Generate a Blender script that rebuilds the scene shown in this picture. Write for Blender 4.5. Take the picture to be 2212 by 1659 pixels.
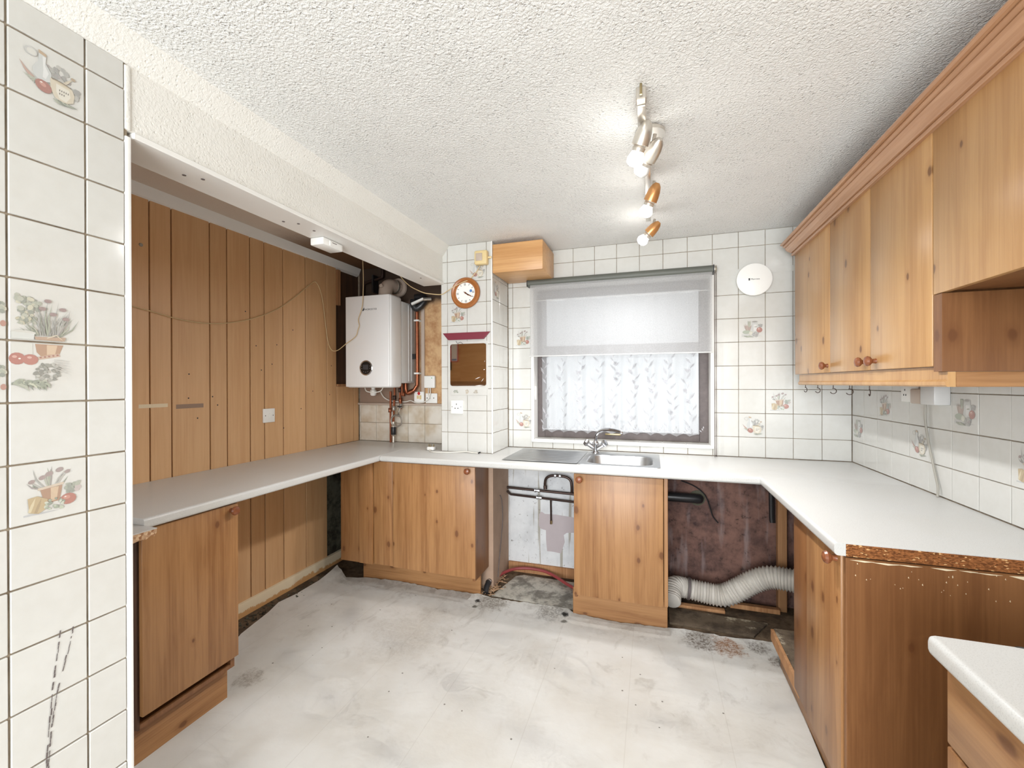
import bpy, bmesh, math, random
from mathutils import Vector, Matrix
random.seed(7)
PI = math.pi
for o in list(bpy.data.objects):
    bpy.data.objects.remove(o, do_unlink=True)
SC = bpy.context.scene
COL = SC.collection

# ------------------------------------------------------------------ camera, world, lights, exposure
cam = bpy.data.cameras.new('camera')
cam.sensor_fit = 'HORIZONTAL'; cam.sensor_width = 36.0
cam.lens = 930.49 / 2212 * 36.0
cam.clip_start = 0.02; cam.clip_end = 200
camo = bpy.data.objects.new('camera', cam); COL.objects.link(camo)
def cam_matrix(yaw, pitch, roll, loc):
    f = Vector((math.sin(yaw)*math.cos(pitch), math.cos(yaw)*math.cos(pitch), math.sin(pitch)))
    r = Vector((math.cos(yaw), -math.sin(yaw), 0)); u = r.cross(f)
    c, s = math.cos(roll), math.sin(roll)
    r2 = c*r + s*u; u2 = -s*r + c*u
    M = Matrix((r2, u2, -f)).transposed().to_4x4(); M.translation = loc
    return M
camo.matrix_world = cam_matrix(-0.3132, -0.0017, -0.0034, Vector((0.67552, -3.03392, 1.38183)))
SC.camera = camo

W = bpy.data.worlds.new('daylight'); SC.world = W; W.use_nodes = True
bg = W.node_tree.nodes['Background']
bg.inputs[0].default_value = (0.95, 0.98, 1.0, 1); bg.inputs[1].default_value = 1.5

def area_light(name, loc, size, energy, rot, color=(1, 1, 1)):
    l = bpy.data.lights.new(name, 'AREA'); l.shape = 'RECTANGLE'
    l.size, l.size_y = size; l.energy = energy; l.color = color
    o = bpy.data.objects.new(name, l); COL.objects.link(o)
    o.location = loc; o.rotation_euler = rot
    return o
# added fill light behind the camera, set in an unseen rear opening
area_light('rear_fill_light', (0.1, -5.35, 1.22), (3.2, 2.1), 255, (PI/2, 0, 0), (0.93, 0.965, 1.0))
BULB_W = 46.0
BULB_GLOW = 30.0

SC.view_settings.view_transform = 'Standard'
try: SC.view_settings.look = 'None'
except Exception: pass
SC.view_settings.gamma = 1.0
SC.view_settings.use_curve_mapping = False
SC.view_settings.exposure = -0.06
try:
    SC.cycles.use_denoising = True
    SC.cycles.max_bounces = 10; SC.cycles.diffuse_bounces = 6; SC.cycles.transparent_max_bounces = 16
    SC.cycles.sample_clamp_indirect = 6.0
except Exception:
    pass

# ------------------------------------------------------------------ helpers: colours and materials
def lin(c):
    c = c/255.0
    return c/12.92 if c <= 0.04045 else ((c+0.055)/1.055)**2.4
def rgb(r, g, b): return (lin(r), lin(g), lin(b), 1.0)

class NT:
    def __init__(s, name, rough=0.5, spec=0.5, metal=0.0):
        s.m = bpy.data.materials.new(name); s.m.use_nodes = True
        s.t = s.m.node_tree; s.n = s.t.nodes; s.l = s.t.links
        s.b = s.n['Principled BSDF']; s.out = s.n['Material Output']
        s.b.inputs['Roughness'].default_value = rough
        s.b.inputs['Metallic'].default_value = metal
        s.b.inputs['Specular IOR Level'].default_value = spec
        s._tc = None
    def new(s, t, **kw):
        n = s.n.new(t)
        for k, v in kw.items(): setattr(n, k, v)
        return n
    def link(s, a, b): s.l.new(a, b)
    def put(s, sock, v):
        if hasattr(v, 'links') or hasattr(v, 'is_linked'): s.link(v, sock)
        else: sock.default_value = v
    def obj(s):
        if not s._tc: s._tc = s.new('ShaderNodeTexCoord')
        return s._tc.outputs['Object']
    def rnd(s): return s.new('ShaderNodeObjectInfo').outputs['Random']
    def mapping(s, vec, scale=(1, 1, 1), loc=(0, 0, 0)):
        n = s.new('ShaderNodeMapping'); s.link(vec, n.inputs[0])
        n.inputs['Scale'].default_value = scale; n.inputs['Location'].default_value = loc
        return n.outputs[0]
    def offset(s, vec, amt=37.0):
        r = s.math('MULTIPLY', s.rnd(), amt)
        n = s.new('ShaderNodeVectorMath', operation='ADD'); s.link(vec, n.inputs[0])
        c = s.new('ShaderNodeCombineXYZ')
        for i in range(3): s.link(r, c.inputs[i])
        s.link(c.outputs[0], n.inputs[1]); return n.outputs[0]
    def noise(s, vec, scale, detail=3.0, rough=0.55, dist=0.0):
        n = s.new('ShaderNodeTexNoise'); s.link(vec, n.inputs['Vector'])
        n.inputs['Scale'].default_value = scale; n.inputs['Detail'].default_value = detail
        n.inputs['Roughness'].default_value = rough; n.inputs['Distortion'].default_value = dist
        return n.outputs['Fac']
    def voro(s, vec, scale, feature='F1', out='Distance', rand=1.0):
        n = s.new('ShaderNodeTexVoronoi', feature=feature); s.link(vec, n.inputs['Vector'])
        n.inputs['Scale'].default_value = scale; n.inputs['Randomness'].default_value = rand
        return n.outputs[out]
    def math(s, op, a, b=0.0, c=None, clamp=False):
        n = s.new('ShaderNodeMath', operation=op, use_clamp=clamp)
        s.put(n.inputs[0], a); s.put(n.inputs[1], b)
        if c is not None: s.put(n.inputs[2], c)
        return n.outputs[0]
    def smooth(s, v, a, b):
        n = s.new('ShaderNodeMapRange', interpolation_type='SMOOTHSTEP')
        s.link(v, n.inputs[0]); n.inputs[1].default_value = a; n.inputs[2].default_value = b
        return n.outputs[0]
    def mix(s, fac, a, b, mode='MIX'):
        n = s.new('ShaderNodeMix', data_type='RGBA', blend_type=mode)
        s.put(n.inputs[0], fac); s.put(n.inputs[6], a); s.put(n.inputs[7], b)
        return n.outputs[2]
    def xyz(s, vec):
        n = s.new('ShaderNodeSeparateXYZ'); s.link(vec, n.inputs[0]); return n.outputs
    def color(s, v): s.put(s.b.inputs['Base Color'], v)
    def bump(s, h, strength=0.5, dist=0.002):
        n = s.new('ShaderNodeBump'); n.inputs['Strength'].default_value = strength
        n.inputs['Distance'].default_value = dist; s.link(h, n.inputs['Height'])
        s.link(n.outputs[0], s.b.inputs['Normal'])

def plain(name, c, rough=0.5, metal=0.0, spec=0.5, var=0.06, scale=25.0):
    t = NT(name, rough, spec, metal)
    f = t.noise(t.obj(), scale, 3)
    d = tuple(x*(1-var*2.2) for x in c[:3]) + (1,)
    t.color(t.mix(f, c, d)); return t.m

def pine(name, axis, light, dark, knots=True, rough=0.36, contrast=1.0):
    """knotty pine foil; the grain runs along axis"""
    t = NT(name, rough, 0.45)
    v = t.offset(t.obj())
    ai = 'xyz'.index(axis)
    sc = [1, 1, 1]; sc[ai] = 0.07
    g1 = t.noise(t.mapping(v, tuple(sc)), 38, 4, 0.6, 0.6)
    sc2 = [1, 1, 1]; sc2[ai] = 0.03
    g2 = t.noise(t.mapping(v, tuple(sc2)), 9, 2, 0.5, 0.4)
    sc3 = [1, 1, 1]; sc3[ai] = 0.012
    g3 = t.noise(t.mapping(v, tuple(sc3)), 160, 2, 0.5)
    f = t.math('ADD', t.math('MULTIPLY', g1, 0.45), t.math('ADD', t.math('MULTIPLY', g2, 0.4), t.math('MULTIPLY', g3, 0.25)))
    f = t.smooth(f, 0.40, 0.72)
    c = t.mix(t.math('MULTIPLY', f, contrast*0.95), light, dark)
    if knots:
        co = t.xyz(v); oth = [k for k in range(3) if k != ai]
        cb = t.new('ShaderNodeCombineXYZ')
        t.link(t.math('ADD', co[oth[0]], co[oth[1]]), cb.inputs[0]); t.link(t.math('MULTIPLY', co[ai], 0.6), cb.inputs[1])
        def v2(out):
            n = t.new('ShaderNodeTexVoronoi', voronoi_dimensions='2D'); t.link(cb.outputs[0], n.inputs['Vector'])
            n.inputs['Scale'].default_value = 9.0; return n.outputs[out]
        warp = t.noise(v, 20, 2)
        cc = t.xyz(v2('Color'))
        d = t.math('DIVIDE', t.math('ADD', v2('Distance'), t.math('MULTIPLY', t.math('SUBTRACT', warp, 0.5), 0.10)), t.math('ADD', 0.45, t.math('MULTIPLY', cc[1], 0.8)))
        keep = t.math('GREATER_THAN', cc[0], 0.62)
        ksz = t.math('MULTIPLY', t.math('SUBTRACT', 1.0, t.smooth(d, 0.06, 0.125)), keep)
        halo = t.math('MULTIPLY', t.math('SUBTRACT', 1.0, t.smooth(d, 0.09, 0.30)), keep)
        c = t.mix(t.math('MULTIPLY', halo, 0.30), c, (dark[0]*0.8, dark[1]*0.7, dark[2]*0.6, 1))
        c = t.mix(t.math('MULTIPLY', ksz, 0.8), c, rgb(100, 62, 36))
    tone = t.math('ADD', 0.93, t.math('MULTIPLY', t.rnd(), 0.12))
    cm = t.new('ShaderNodeCombineColor')
    for i in range(3): t.link(tone, cm.inputs[i])
    c = t.mix(1.0, c, cm.outputs[0], 'MULTIPLY')
    t.color(c)
    t.bump(t.math('ADD', g1, t.noise(v, 240, 2)), 0.12, 0.0006)
    return t.m

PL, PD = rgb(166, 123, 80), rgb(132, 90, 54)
M = {}
M['pine_z'] = pine('pine_upright_grain', 'z', PL, PD)
M['pine_sheen'] = pine('pine_sheen_upright_grain', 'z', rgb(190, 149, 100), rgb(168, 125, 79), True, 0.3)  # pine lightened to put the wall cabinets' gloss sheen into the colour
M['cornice'] = pine('cornice_wood', 'y', rgb(188, 146, 112), rgb(164, 120, 86), False, 0.22)
M['pine_x'] = pine('pine_level_grain', 'x', PL, PD)
M['pine_y'] = pine('pine_long_grain', 'y', PL, PD)
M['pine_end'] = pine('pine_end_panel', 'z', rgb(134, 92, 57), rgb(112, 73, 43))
M['plank'] = pine('plank_veneer', 'z', rgb(212, 171, 127), rgb(196, 152, 108), False, 0.33, 0.8)
M['box_pine'] = pine('pale_boxing', 'x', rgb(214, 168, 116), rgb(190, 140, 88), False)
M['knob'] = pine('reddish_knob_wood', 'y', rgb(136, 82, 52), rgb(106, 60, 37), False, 0.25)
M['timber'] = pine('rough_timber', 'z', rgb(186, 140, 98), rgb(150, 104, 66), False, 0.8)
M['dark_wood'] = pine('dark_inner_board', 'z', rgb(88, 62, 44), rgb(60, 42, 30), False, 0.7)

def tile_mat():
    t = NT('cream_glazed_tile', 0.12, 0.5)
    v = t.offset(t.obj())
    f = t.noise(v, 26, 3)
    c = t.mix(f, rgb(205, 205, 201), rgb(196, 195, 189))
    d = t.smooth(t.noise(v, 8, 4, 0.7), 0.62, 0.78)
    c = t.mix(t.math('MULTIPLY', d, 0.12), c, rgb(178, 168, 150))
    t.color(c)
    t.bump(t.noise(v, 30, 2), 0.06, 0.001)
    return t.m
M['tile'] = tile_mat()
def old_tile():
    t = NT('stained_glazed_tile', 0.2)
    v = t.offset(t.obj()); f = t.smooth(t.noise(v, 7, 3), 0.35, 0.75)
    t.color(t.mix(f, rgb(219, 214, 203), rgb(190, 174, 150))); return t.m
M['old_tile'] = old_tile()
def grout():
    t = NT('dirty_grout', 0.9, 0.2)
    f = t.noise(t.obj(), 9, 4, 0.7)
    t.color(t.mix(t.smooth(f, 0.3, 0.7), rgb(166, 154, 136), rgb(120, 106, 88))); return t.m
M['grout'] = grout()
def tile_print():
    t = NT('faded_tile_print', 0.14)
    a = t.new('ShaderNodeAttribute', attribute_name='Col')
    hs = t.new('ShaderNodeHueSaturation'); hs.inputs['Saturation'].default_value = 0.78; hs.inputs['Value'].default_value = 0.74
    t.link(a.outputs['Color'], hs.inputs['Color'])
    f = t.noise(t.obj(), 160, 3)
    t.color(t.mix(t.math('MULTIPLY', f, 0.34), hs.outputs[0], rgb(205, 204, 198))); return t.m
M['print'] = tile_print()

def artex(name, c1, c2, size, dist):
    t = NT(name, 0.85, 0.25)
    v = t.obj()
    n1 = t.noise(v, size, 3, 0.55, 0.3)
    pit = t.math('SUBTRACT', 1.0, t.smooth(t.voro(v, size*0.62), 0.10, 0.30))
    big = t.noise(v, 2.2, 2)
    keep = t.smooth(t.noise(v, size*0.12, 2), 0.35, 0.55)
    h = t.math('SUBTRACT', t.math('MULTIPLY', t.smooth(n1, 0.34, 0.68), 0.7), t.math('MULTIPLY', t.math('MULTIPLY', pit, keep), 1.1))
    c = t.mix(t.noise(v, 6, 3), c1, c2)
    t.color(c)
    t.bump(t.math('MULTIPLY', h, t.math('ADD', 0.5, big)), 1.0, dist)
    return t.m
M['ceiling'] = artex('stippled_ceiling_paint', rgb(236, 236, 234), rgb(228, 228, 225), 120, 0.0030)
M['beam'] = artex('textured_beam_paint', rgb(230, 229, 224), rgb(222, 220, 213), 120, 0.0009)
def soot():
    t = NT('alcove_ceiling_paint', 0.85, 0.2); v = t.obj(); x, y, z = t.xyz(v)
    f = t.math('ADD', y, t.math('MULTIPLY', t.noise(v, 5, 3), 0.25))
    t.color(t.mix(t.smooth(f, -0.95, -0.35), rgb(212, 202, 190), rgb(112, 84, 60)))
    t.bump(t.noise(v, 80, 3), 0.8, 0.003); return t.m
M['alcove_ceiling'] = soot()
M['white_paint'] = plain('white_gloss_paint', rgb(232, 231, 227), 0.35, var=0.03, scale=6)
M['white_plastic'] = plain('white_plastic', rgb(236, 236, 232), 0.3, var=0.015)
M['trim_plastic'] = plain('white_edge_trim', rgb(238, 238, 235), 0.3, var=0.02)
M['cream_plastic'] = plain('yellowed_plastic', rgb(222, 200, 148), 0.35, var=0.05)
M['dark_plastic'] = plain('dark_plastic', rgb(36, 36, 38), 0.35)
M['black_gloss'] = plain('black_gloss', rgb(14, 15, 17), 0.12)
M['chrome'] = plain('polished_chrome', rgb(205, 205, 208), 0.12, 1.0, var=0.02)
M['copper'] = plain('copper_pipe_metal', rgb(172, 108, 80), 0.36, 1.0, var=0.22, scale=40)
M['dark_pipe'] = plain('tarnished_pipe', rgb(76, 60, 54), 0.42, 0.7, var=0.2, scale=40)
M['brass'] = plain('dull_brass', rgb(186, 168, 128), 0.3, 1.0, var=0.1)
M['red_rubber'] = plain('red_hose_rubber', rgb(150, 62, 62), 0.5, var=0.1)
M['maroon'] = plain('maroon_paint', rgb(122, 48, 62), 0.4, var=0.04)
M['beige_cable'] = plain('beige_cable', rgb(206, 182, 138), 0.5)
M['grey_cable'] = plain('grey_cable', rgb(158, 154, 144), 0.5)
M['white_cable'] = plain('white_cable', rgb(224, 221, 212), 0.45)
M['braid'] = plain('braided_steel', rgb(176, 172, 164), 0.35, 0.7, var=0.1, scale=200)
M['frame_grey'] = plain('weathered_window_frame', rgb(112, 102, 100), 0.6, var=0.22, scale=30)
M['blind_case'] = plain('grey_blind_tube', rgb(92, 95, 88), 0.5, var=0.03)
M['clock_wood'] = plain('clock_rim_wood', rgb(168, 104, 52), 0.3, var=0.12, scale=60)
M['red_paint'] = plain('red_print', rgb(196, 44, 44), 0.4)
M['blue_print'] = plain('blue_print', rgb(84, 130, 190), 0.5)
M['ink'] = plain('dark_ink', rgb(52, 52, 54), 0.5)
M['screen'] = plain('display_glass', rgb(62, 62, 66), 0.1)
M['body_white'] = plain('boiler_enamel', rgb(232, 233, 233), 0.22, var=0.015, scale=4)
M['body_grey'] = plain('boiler_side_grey', rgb(205, 205, 203), 0.35, var=0.03)
M['flue'] = plain('flue_plastic', rgb(188, 172, 158), 0.4, var=0.04)
M['lilac'] = plain('bare_lilac_plaster', rgb(186, 176, 178), 0.8, var=0.06, scale=12)
M['beige_wall'] = plain('beige_emulsion', rgb(188, 160, 138), 0.8, var=0.14, scale=10)

def steel():
    t = NT('brushed_sink_steel', 0.27, 0.5, 1.0)
    f = t.noise(t.mapping(t.obj(), (3, 90, 3)), 8, 3)
    t.color(t.mix(f, rgb(196, 197, 198), rgb(170, 171, 172)))
    t.b.inputs['Roughness'].default_value = 0.36
    return t.m
M['steel'] = steel()
def laminate(name='white_speckled_laminate', marks=False):
    t = NT(name, 0.32, 0.45)
    v = t.obj()
    f = t.smooth(t.noise(v, 420, 2), 0.52, 0.68)
    c = t.mix(t.math('MULTIPLY', f, 0.35), rgb(196, 196, 193), rgb(150, 148, 143))
    g = t.smooth(t.noise(v, 3.5, 3), 0.45, 0.75)
    c = t.mix(t.math('MULTIPLY', g, 0.18), c, rgb(184, 180, 170))
    t.color(c); t.bump(t.noise(v, 300, 2), 0.1, 0.0006); return t.m
M['laminate'] = laminate()
def chipboard():
    t = NT('raw_chipboard', 0.9, 0.2); v = t.obj()
    cc = t.xyz(t.voro(t.mapping(v, (1, 1, 2.2)), 170, out='Color'))
    c = t.mix(cc[0], rgb(152, 98, 56), rgb(92, 54, 28))
    c = t.mix(t.math('GREATER_THAN', cc[1], 0.95), c, rgb(206, 166, 116))
    t.color(c); t.bump(cc[2], 0.8, 0.002); return t.m
M['chipboard'] = chipboard()
def pale_chip():
    t = NT('pale_broken_chipboard', 0.9, 0.2); v = t.obj()
    cc = t.xyz(t.voro(v, 130, out='Color'))
    c = t.mix(cc[0], rgb(214, 184, 150), rgb(150, 108, 76))
    t.color(c); t.bump(cc[2], 1.0, 0.003); return t.m
M['pale_chip'] = pale_chip()
def vinyl():
    t = NT('stained_white_vinyl', 0.5, 0.35); v = t.obj(); x, y, z = t.xyz(v)
    base = t.mix(t.smooth(t.noise(t.mapping(v, (1, 1, 1)), 2.2, 4, 0.6), 0.35, 0.7), rgb(243, 242, 238), rgb(234, 231, 224))
    st = t.smooth(t.noise(t.mapping(v, (1.0, 1.7, 1)), 3.1, 6, 0.72, 0.8), 0.55, 0.75)
    c = t.mix(t.math('MULTIPLY', st, 0.16), base, rgb(160, 148, 128))
    # grime collected along the back edge
    near = t.math('ADD', y, t.math('MULTIPLY', t.noise(v, 6, 4), 0.55))
    gm = t.math('MULTIPLY', t.smooth(near, -0.45, -0.12), t.smooth(t.noise(v, 14, 5, 0.75), 0.45, 0.62))
    c = t.mix(t.math('MULTIPLY', gm, 0.28), c, rgb(126, 112, 90))
    # trodden track down the middle and dark specks
    sm = t.math('MULTIPLY', t.smooth(t.noise(t.mapping(v, (1.5, 1, 1), (3, 1, 0)), 5, 5, 0.7, 1.0), 0.56, 0.70), t.smooth(y, -1.9, -0.7))
    c = t.mix(t.math('MULTIPLY', sm, 0.22), c, rgb(148, 136, 116))
    sp = t.math('LESS_THAN', t.voro(v, 13), 0.055)
    sp = t.math('MULTIPLY', sp, t.math('GREATER_THAN', t.noise(v, 2.5, 2), 0.5))
    c = t.mix(t.math('MULTIPLY', sp, 0.7), c, rgb(96, 84, 66))
    # brown rust and mould patch by the open bay
    def spot(px, py, r, colr, amt, cc, ns=16):
        dx = t.math('SUBTRACT', x, px); dy = t.math('SUBTRACT', y, py)
        d = t.math('SQRT', t.math('ADD', t.math('MULTIPLY', dx, dx), t.math('MULTIPLY', dy, dy)))
        d = t.math('ADD', d, t.math('MULTIPLY', t.math('SUBTRACT', t.noise(v, ns, 5, 0.75), 0.5), r*1.9))
        mk = t.math('MULTIPLY', t.math('SUBTRACT', 1.0, t.smooth(d, r*0.45, r)), amt)
        if r > 0.03:
            spk = t.math('ADD', 0.30, t.math('MULTIPLY', t.smooth(t.noise(v, 75, 4, 0.8), 0.44, 0.58), 0.70))
            mk = t.math('MULTIPLY', mk, spk)
        return t.mix(mk, cc, colr)
    c = spot(0.92, -0.545, 0.10, rgb(110, 88, 62), 0.8, c, 40)
    c = spot(1.05, -0.555, 0.10, rgb(176, 124, 76), 0.85, c, 24)
    c = spot(1.20, -0.52, 0.06, rgb(104, 84, 62), 0.7, c, 40)
    c = spot(1.27, -0.62, 0.06, rgb(120, 96, 70), 0.7, c, 40)
    c = spot(-0.28, -0.50, 0.12, rgb(124, 108, 82), 0.7, c, 30)
    c = spot(0.10, -0.50, 0.12, rgb(116, 108, 94), 0.6, c, 40)
    c = spot(-0.374, -0.512, 0.022, rgb(38, 34, 30), 0.95, c, 60)
    c = spot(0.184, -0.508, 0.026, rgb(30, 27, 25), 0.95, c, 60)
    c = spot(-0.365, -0.579, 0.022, rgb(110, 104, 90), 0.8, c, 60)
    c = spot(0.19, -0.581, 0.022, rgb(116, 110, 96), 0.8, c, 60)
    c = spot(-0.6, -0.95, 0.30, rgb(178, 168, 150), 0.22, c, 8)
    c = spot(-1.12, -1.50, 0.08, rgb(140, 124, 100), 0.45, c, 40)
    # lay lines
    ln = t.math('LESS_THAN', t.math('ABSOLUTE', t.math('SUBTRACT', t.math('FRACT', t.math('MULTIPLY', x, 2.6)), 0.5)), 0.004)
    c = t.mix(t.math('MULTIPLY', ln, 0.14), c, rgb(170, 160, 142))
    t.color(c)
    t.bump(t.math('ADD', t.noise(v, 4, 3), t.math('MULTIPLY', t.noise(v, 60, 2), 0.05)), 0.35, 0.02)
    return t.m
M['vinyl'] = vinyl()
def dirty_sheet():
    t = NT('grimy_vinyl_offcut', 0.5); v = t.obj(); x, y, z = t.xyz(v)
    c = t.mix(t.smooth(t.noise(v, 7, 5, 0.7), 0.42, 0.62), rgb(196, 192, 180), rgb(120, 116, 106))
    c = t.mix(t.math('MULTIPLY', t.smooth(t.noise(v, 40, 4, 0.8), 0.55, 0.7), 0.6), c, rgb(70, 66, 60))
    t.color(c); return t.m
M['dirty_sheet'] = dirty_sheet()
def dirt_floor():
    t = NT('dirty_concrete', 0.92, 0.2); v = t.obj()
    c = t.mix(t.smooth(t.noise(v, 5, 5, 0.7), 0.35, 0.68), rgb(116, 98, 78), rgb(58, 48, 40))
    c = t.mix(t.smooth(t.noise(v, 40, 4, 0.8), 0.5, 0.7), c, rgb(84, 68, 52))
    t.color(c); t.bump(t.noise(v, 60, 5, 0.8), 0.8, 0.006); return t.m
M['dirt'] = dirt_floor()
def dirty_white():
    t = NT('flaking_white_emulsion', 0.75, 0.3); v = t.obj()
    c = t.mix(t.smooth(t.noise(v, 5, 4), 0.4, 0.7), rgb(218, 220, 221), rgb(196, 198, 200))
    drip = t.smooth(t.noise(t.mapping(v, (1, 1, 0.05)), 26, 2), 0.60, 0.66)
    c = t.mix(t.math('MULTIPLY', drip, 0.6), c, rgb(132, 120, 92))
    sp = t.smooth(t.noise(v, 34, 5, 0.8), 0.60, 0.68)
    c = t.mix(t.math('MULTIPLY', sp, 0.75), c, rgb(84, 74, 64))
    t.color(c); t.bump(t.noise(v, 40, 4), 0.3, 0.003); return t.m
M['dirty_white'] = dirty_white()
def brown_plaster():
    t = NT('stained_brown_plaster', 0.75, 0.3); v = t.obj(); x, y, z = t.xyz(v)
    c = t.mix(t.smooth(t.noise(v, 4.5, 5, 0.7), 0.35, 0.68), rgb(132, 98, 86), rgb(74, 55, 52))
    c = t.mix(t.math('MULTIPLY', t.smooth(t.noise(t.mapping(v, (1, 1, 0.15)), 15, 3), 0.52, 0.7), 0.6), c, rgb(150, 134, 132))
    c = t.mix(t.math('MULTIPLY', t.smooth(t.noise(v, 18, 6, 0.8), 0.56, 0.68), 0.8), c, rgb(50, 38, 34))
    wt = t.smooth(t.noise(t.mapping(v, (1, 1, 1), (4, 0, 2)), 9, 6, 0.75), 0.68, 0.73)
    c = t.mix(t.math('MULTIPLY', wt, 0.7), c, rgb(196, 186, 180))
    t.color(c); t.bump(t.noise(v, 22, 5, 0.7), 0.5, 0.006); return t.m
M['brown_plaster'] = brown_plaster()
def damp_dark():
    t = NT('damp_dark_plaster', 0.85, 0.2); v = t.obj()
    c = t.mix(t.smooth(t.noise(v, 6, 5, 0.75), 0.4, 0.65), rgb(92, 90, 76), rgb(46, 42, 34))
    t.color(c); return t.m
M['damp'] = damp_dark()
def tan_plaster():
    t = NT('tan_plaster_shaded_top', 0.85, 0.2); v = t.obj(); x, y, z = t.xyz(v)
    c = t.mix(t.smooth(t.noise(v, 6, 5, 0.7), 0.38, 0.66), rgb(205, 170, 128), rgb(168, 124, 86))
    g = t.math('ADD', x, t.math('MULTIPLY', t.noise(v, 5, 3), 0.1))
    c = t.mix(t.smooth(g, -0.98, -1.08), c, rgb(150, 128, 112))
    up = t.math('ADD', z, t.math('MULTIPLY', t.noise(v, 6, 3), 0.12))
    c = t.mix(t.smooth(up, 2.05, 2.12), c, rgb(74, 60, 50))  # shadow at the top of the alcove wall, painted into the plaster colour
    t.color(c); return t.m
M['tan_plaster'] = tan_plaster()
def skirting_mat():
    t = NT('peeling_skirting_paint', 0.7); v = t.obj(); x, y, z = t.xyz(v)
    h = t.math('ADD', z, t.math('MULTIPLY', t.noise(v, 14, 5, 0.7), 0.10))
    c = t.mix(t.smooth(h, 0.075, 0.085), rgb(196, 150, 98), rgb(222, 206, 176))
    t.color(c); return t.m
M['skirting'] = skirting_mat()
def cloth(name, c, transp, rough=0.8, weave=0.0):
    t = NT(name, rough)
    df = t.new('ShaderNodeBsdfDiffuse'); df.inputs[0].default_value = c
    tl = t.new('ShaderNodeBsdfTranslucent'); tl.inputs[0].default_value = c
    tp = t.new('ShaderNodeBsdfTransparent')
    m1 = t.new('ShaderNodeMixShader'); m1.inputs[0].default_value = 0.55
    t.link(df.outputs[0], m1.inputs[1]); t.link(tl.outputs[0], m1.inputs[2])
    m2 = t.new('ShaderNodeMixShader')
    if weave:
        f = t.noise(t.mapping(t.obj(), (1, 1, 1)), weave, 3, 0.7)
        t.link(t.math('ADD', transp-0.14, t.math('MULTIPLY', f, 0.28)), m2.inputs[0])
        t.link(t.mix(f, c, (c[0]*0.72, c[1]*0.72, c[2]*0.72, 1)), df.inputs[0])
    else: m2.inputs[0].default_value = transp
    t.link(m1.outputs[0], m2.inputs[1]); t.link(tp.outputs[0], m2.inputs[2])
    t.link(m2.outputs[0], t.out.inputs[0]); return t.m
def old_board():
    t = NT('old_dusty_board', 0.9, 0.2); v = t.obj()
    c = t.mix(t.smooth(t.noise(v, 6, 5, 0.75), 0.40, 0.68), rgb(108, 94, 78), rgb(70, 60, 50))
    c = t.mix(t.smooth(t.noise(t.mapping(v, (1, 1, 1), (2, 5, 1)), 4, 5, 0.8), 0.56, 0.66), c, rgb(176, 164, 142))
    t.color(c); return t.m
M['old_board'] = old_board()
M['net'] = cloth('white_net', rgb(212, 212, 214), 0.36, weave=600)
M['lace'] = cloth('white_lace_thread', rgb(224, 224, 227), 0.16)
M['blind'] = cloth('grey_blind_weave', rgb(226, 226, 226), 0.32, weave=140)
def pane_mat():
    t = NT('window_glass', 0.02)
    tp = t.new('ShaderNodeBsdfTransparent'); tp.inputs[0].default_value = (0.97, 0.98, 0.98, 1)
    gl = t.new('ShaderNodeBsdfGlossy'); gl.inputs['Roughness'].default_value = 0.02
    lw = t.new('ShaderNodeFresnel'); lw.inputs[0].default_value = 1.45
    m = t.new('ShaderNodeMixShader'); t.link(lw.outputs[0], m.inputs[0])
    t.link(tp.outputs[0], m.inputs[1]); t.link(gl.outputs[0], m.inputs[2]); t.link(m.outputs[0], t.out.inputs[0])
    return t.m
M['pane'] = pane_mat()
M['mirror'] = plain('mirror_glass', rgb(226, 222, 216), 0.04, 1.0, var=0.02)
def glow():
    t = NT('lit_bulb_glass', 0.3)
    t.b.inputs['Base Color'].default_value = (1, 1, 1, 1)
    t.b.inputs['Emission Color'].default_value = (1.0, 0.97, 0.92, 1)
    t.b.inputs['Emission Strength'].default_value = BULB_GLOW; return t.m
M['glow'] = glow()
M['bulb_off'] = plain('unlit_reflector_bulb', rgb(232, 232, 230), 0.12, var=0.02)
M['lamp_steel'] = plain('satin_nickel', rgb(206, 200, 190), 0.3, 0.8, var=0.04)
M['lamp_copper'] = plain('copper_lamp_cup', rgb(204, 150, 96), 0.28, 0.6, var=0.06)
M['duct'] = plain('dusty_duct_plastic', rgb(218, 212, 202), 0.55, var=0.14, scale=18)
M['rail'] = plain('outdoor_fence_wash', rgb(214, 206, 204), 0.8)
M['led'] = plain('green_indicator', rgb(80, 190, 130), 0.4)

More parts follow.
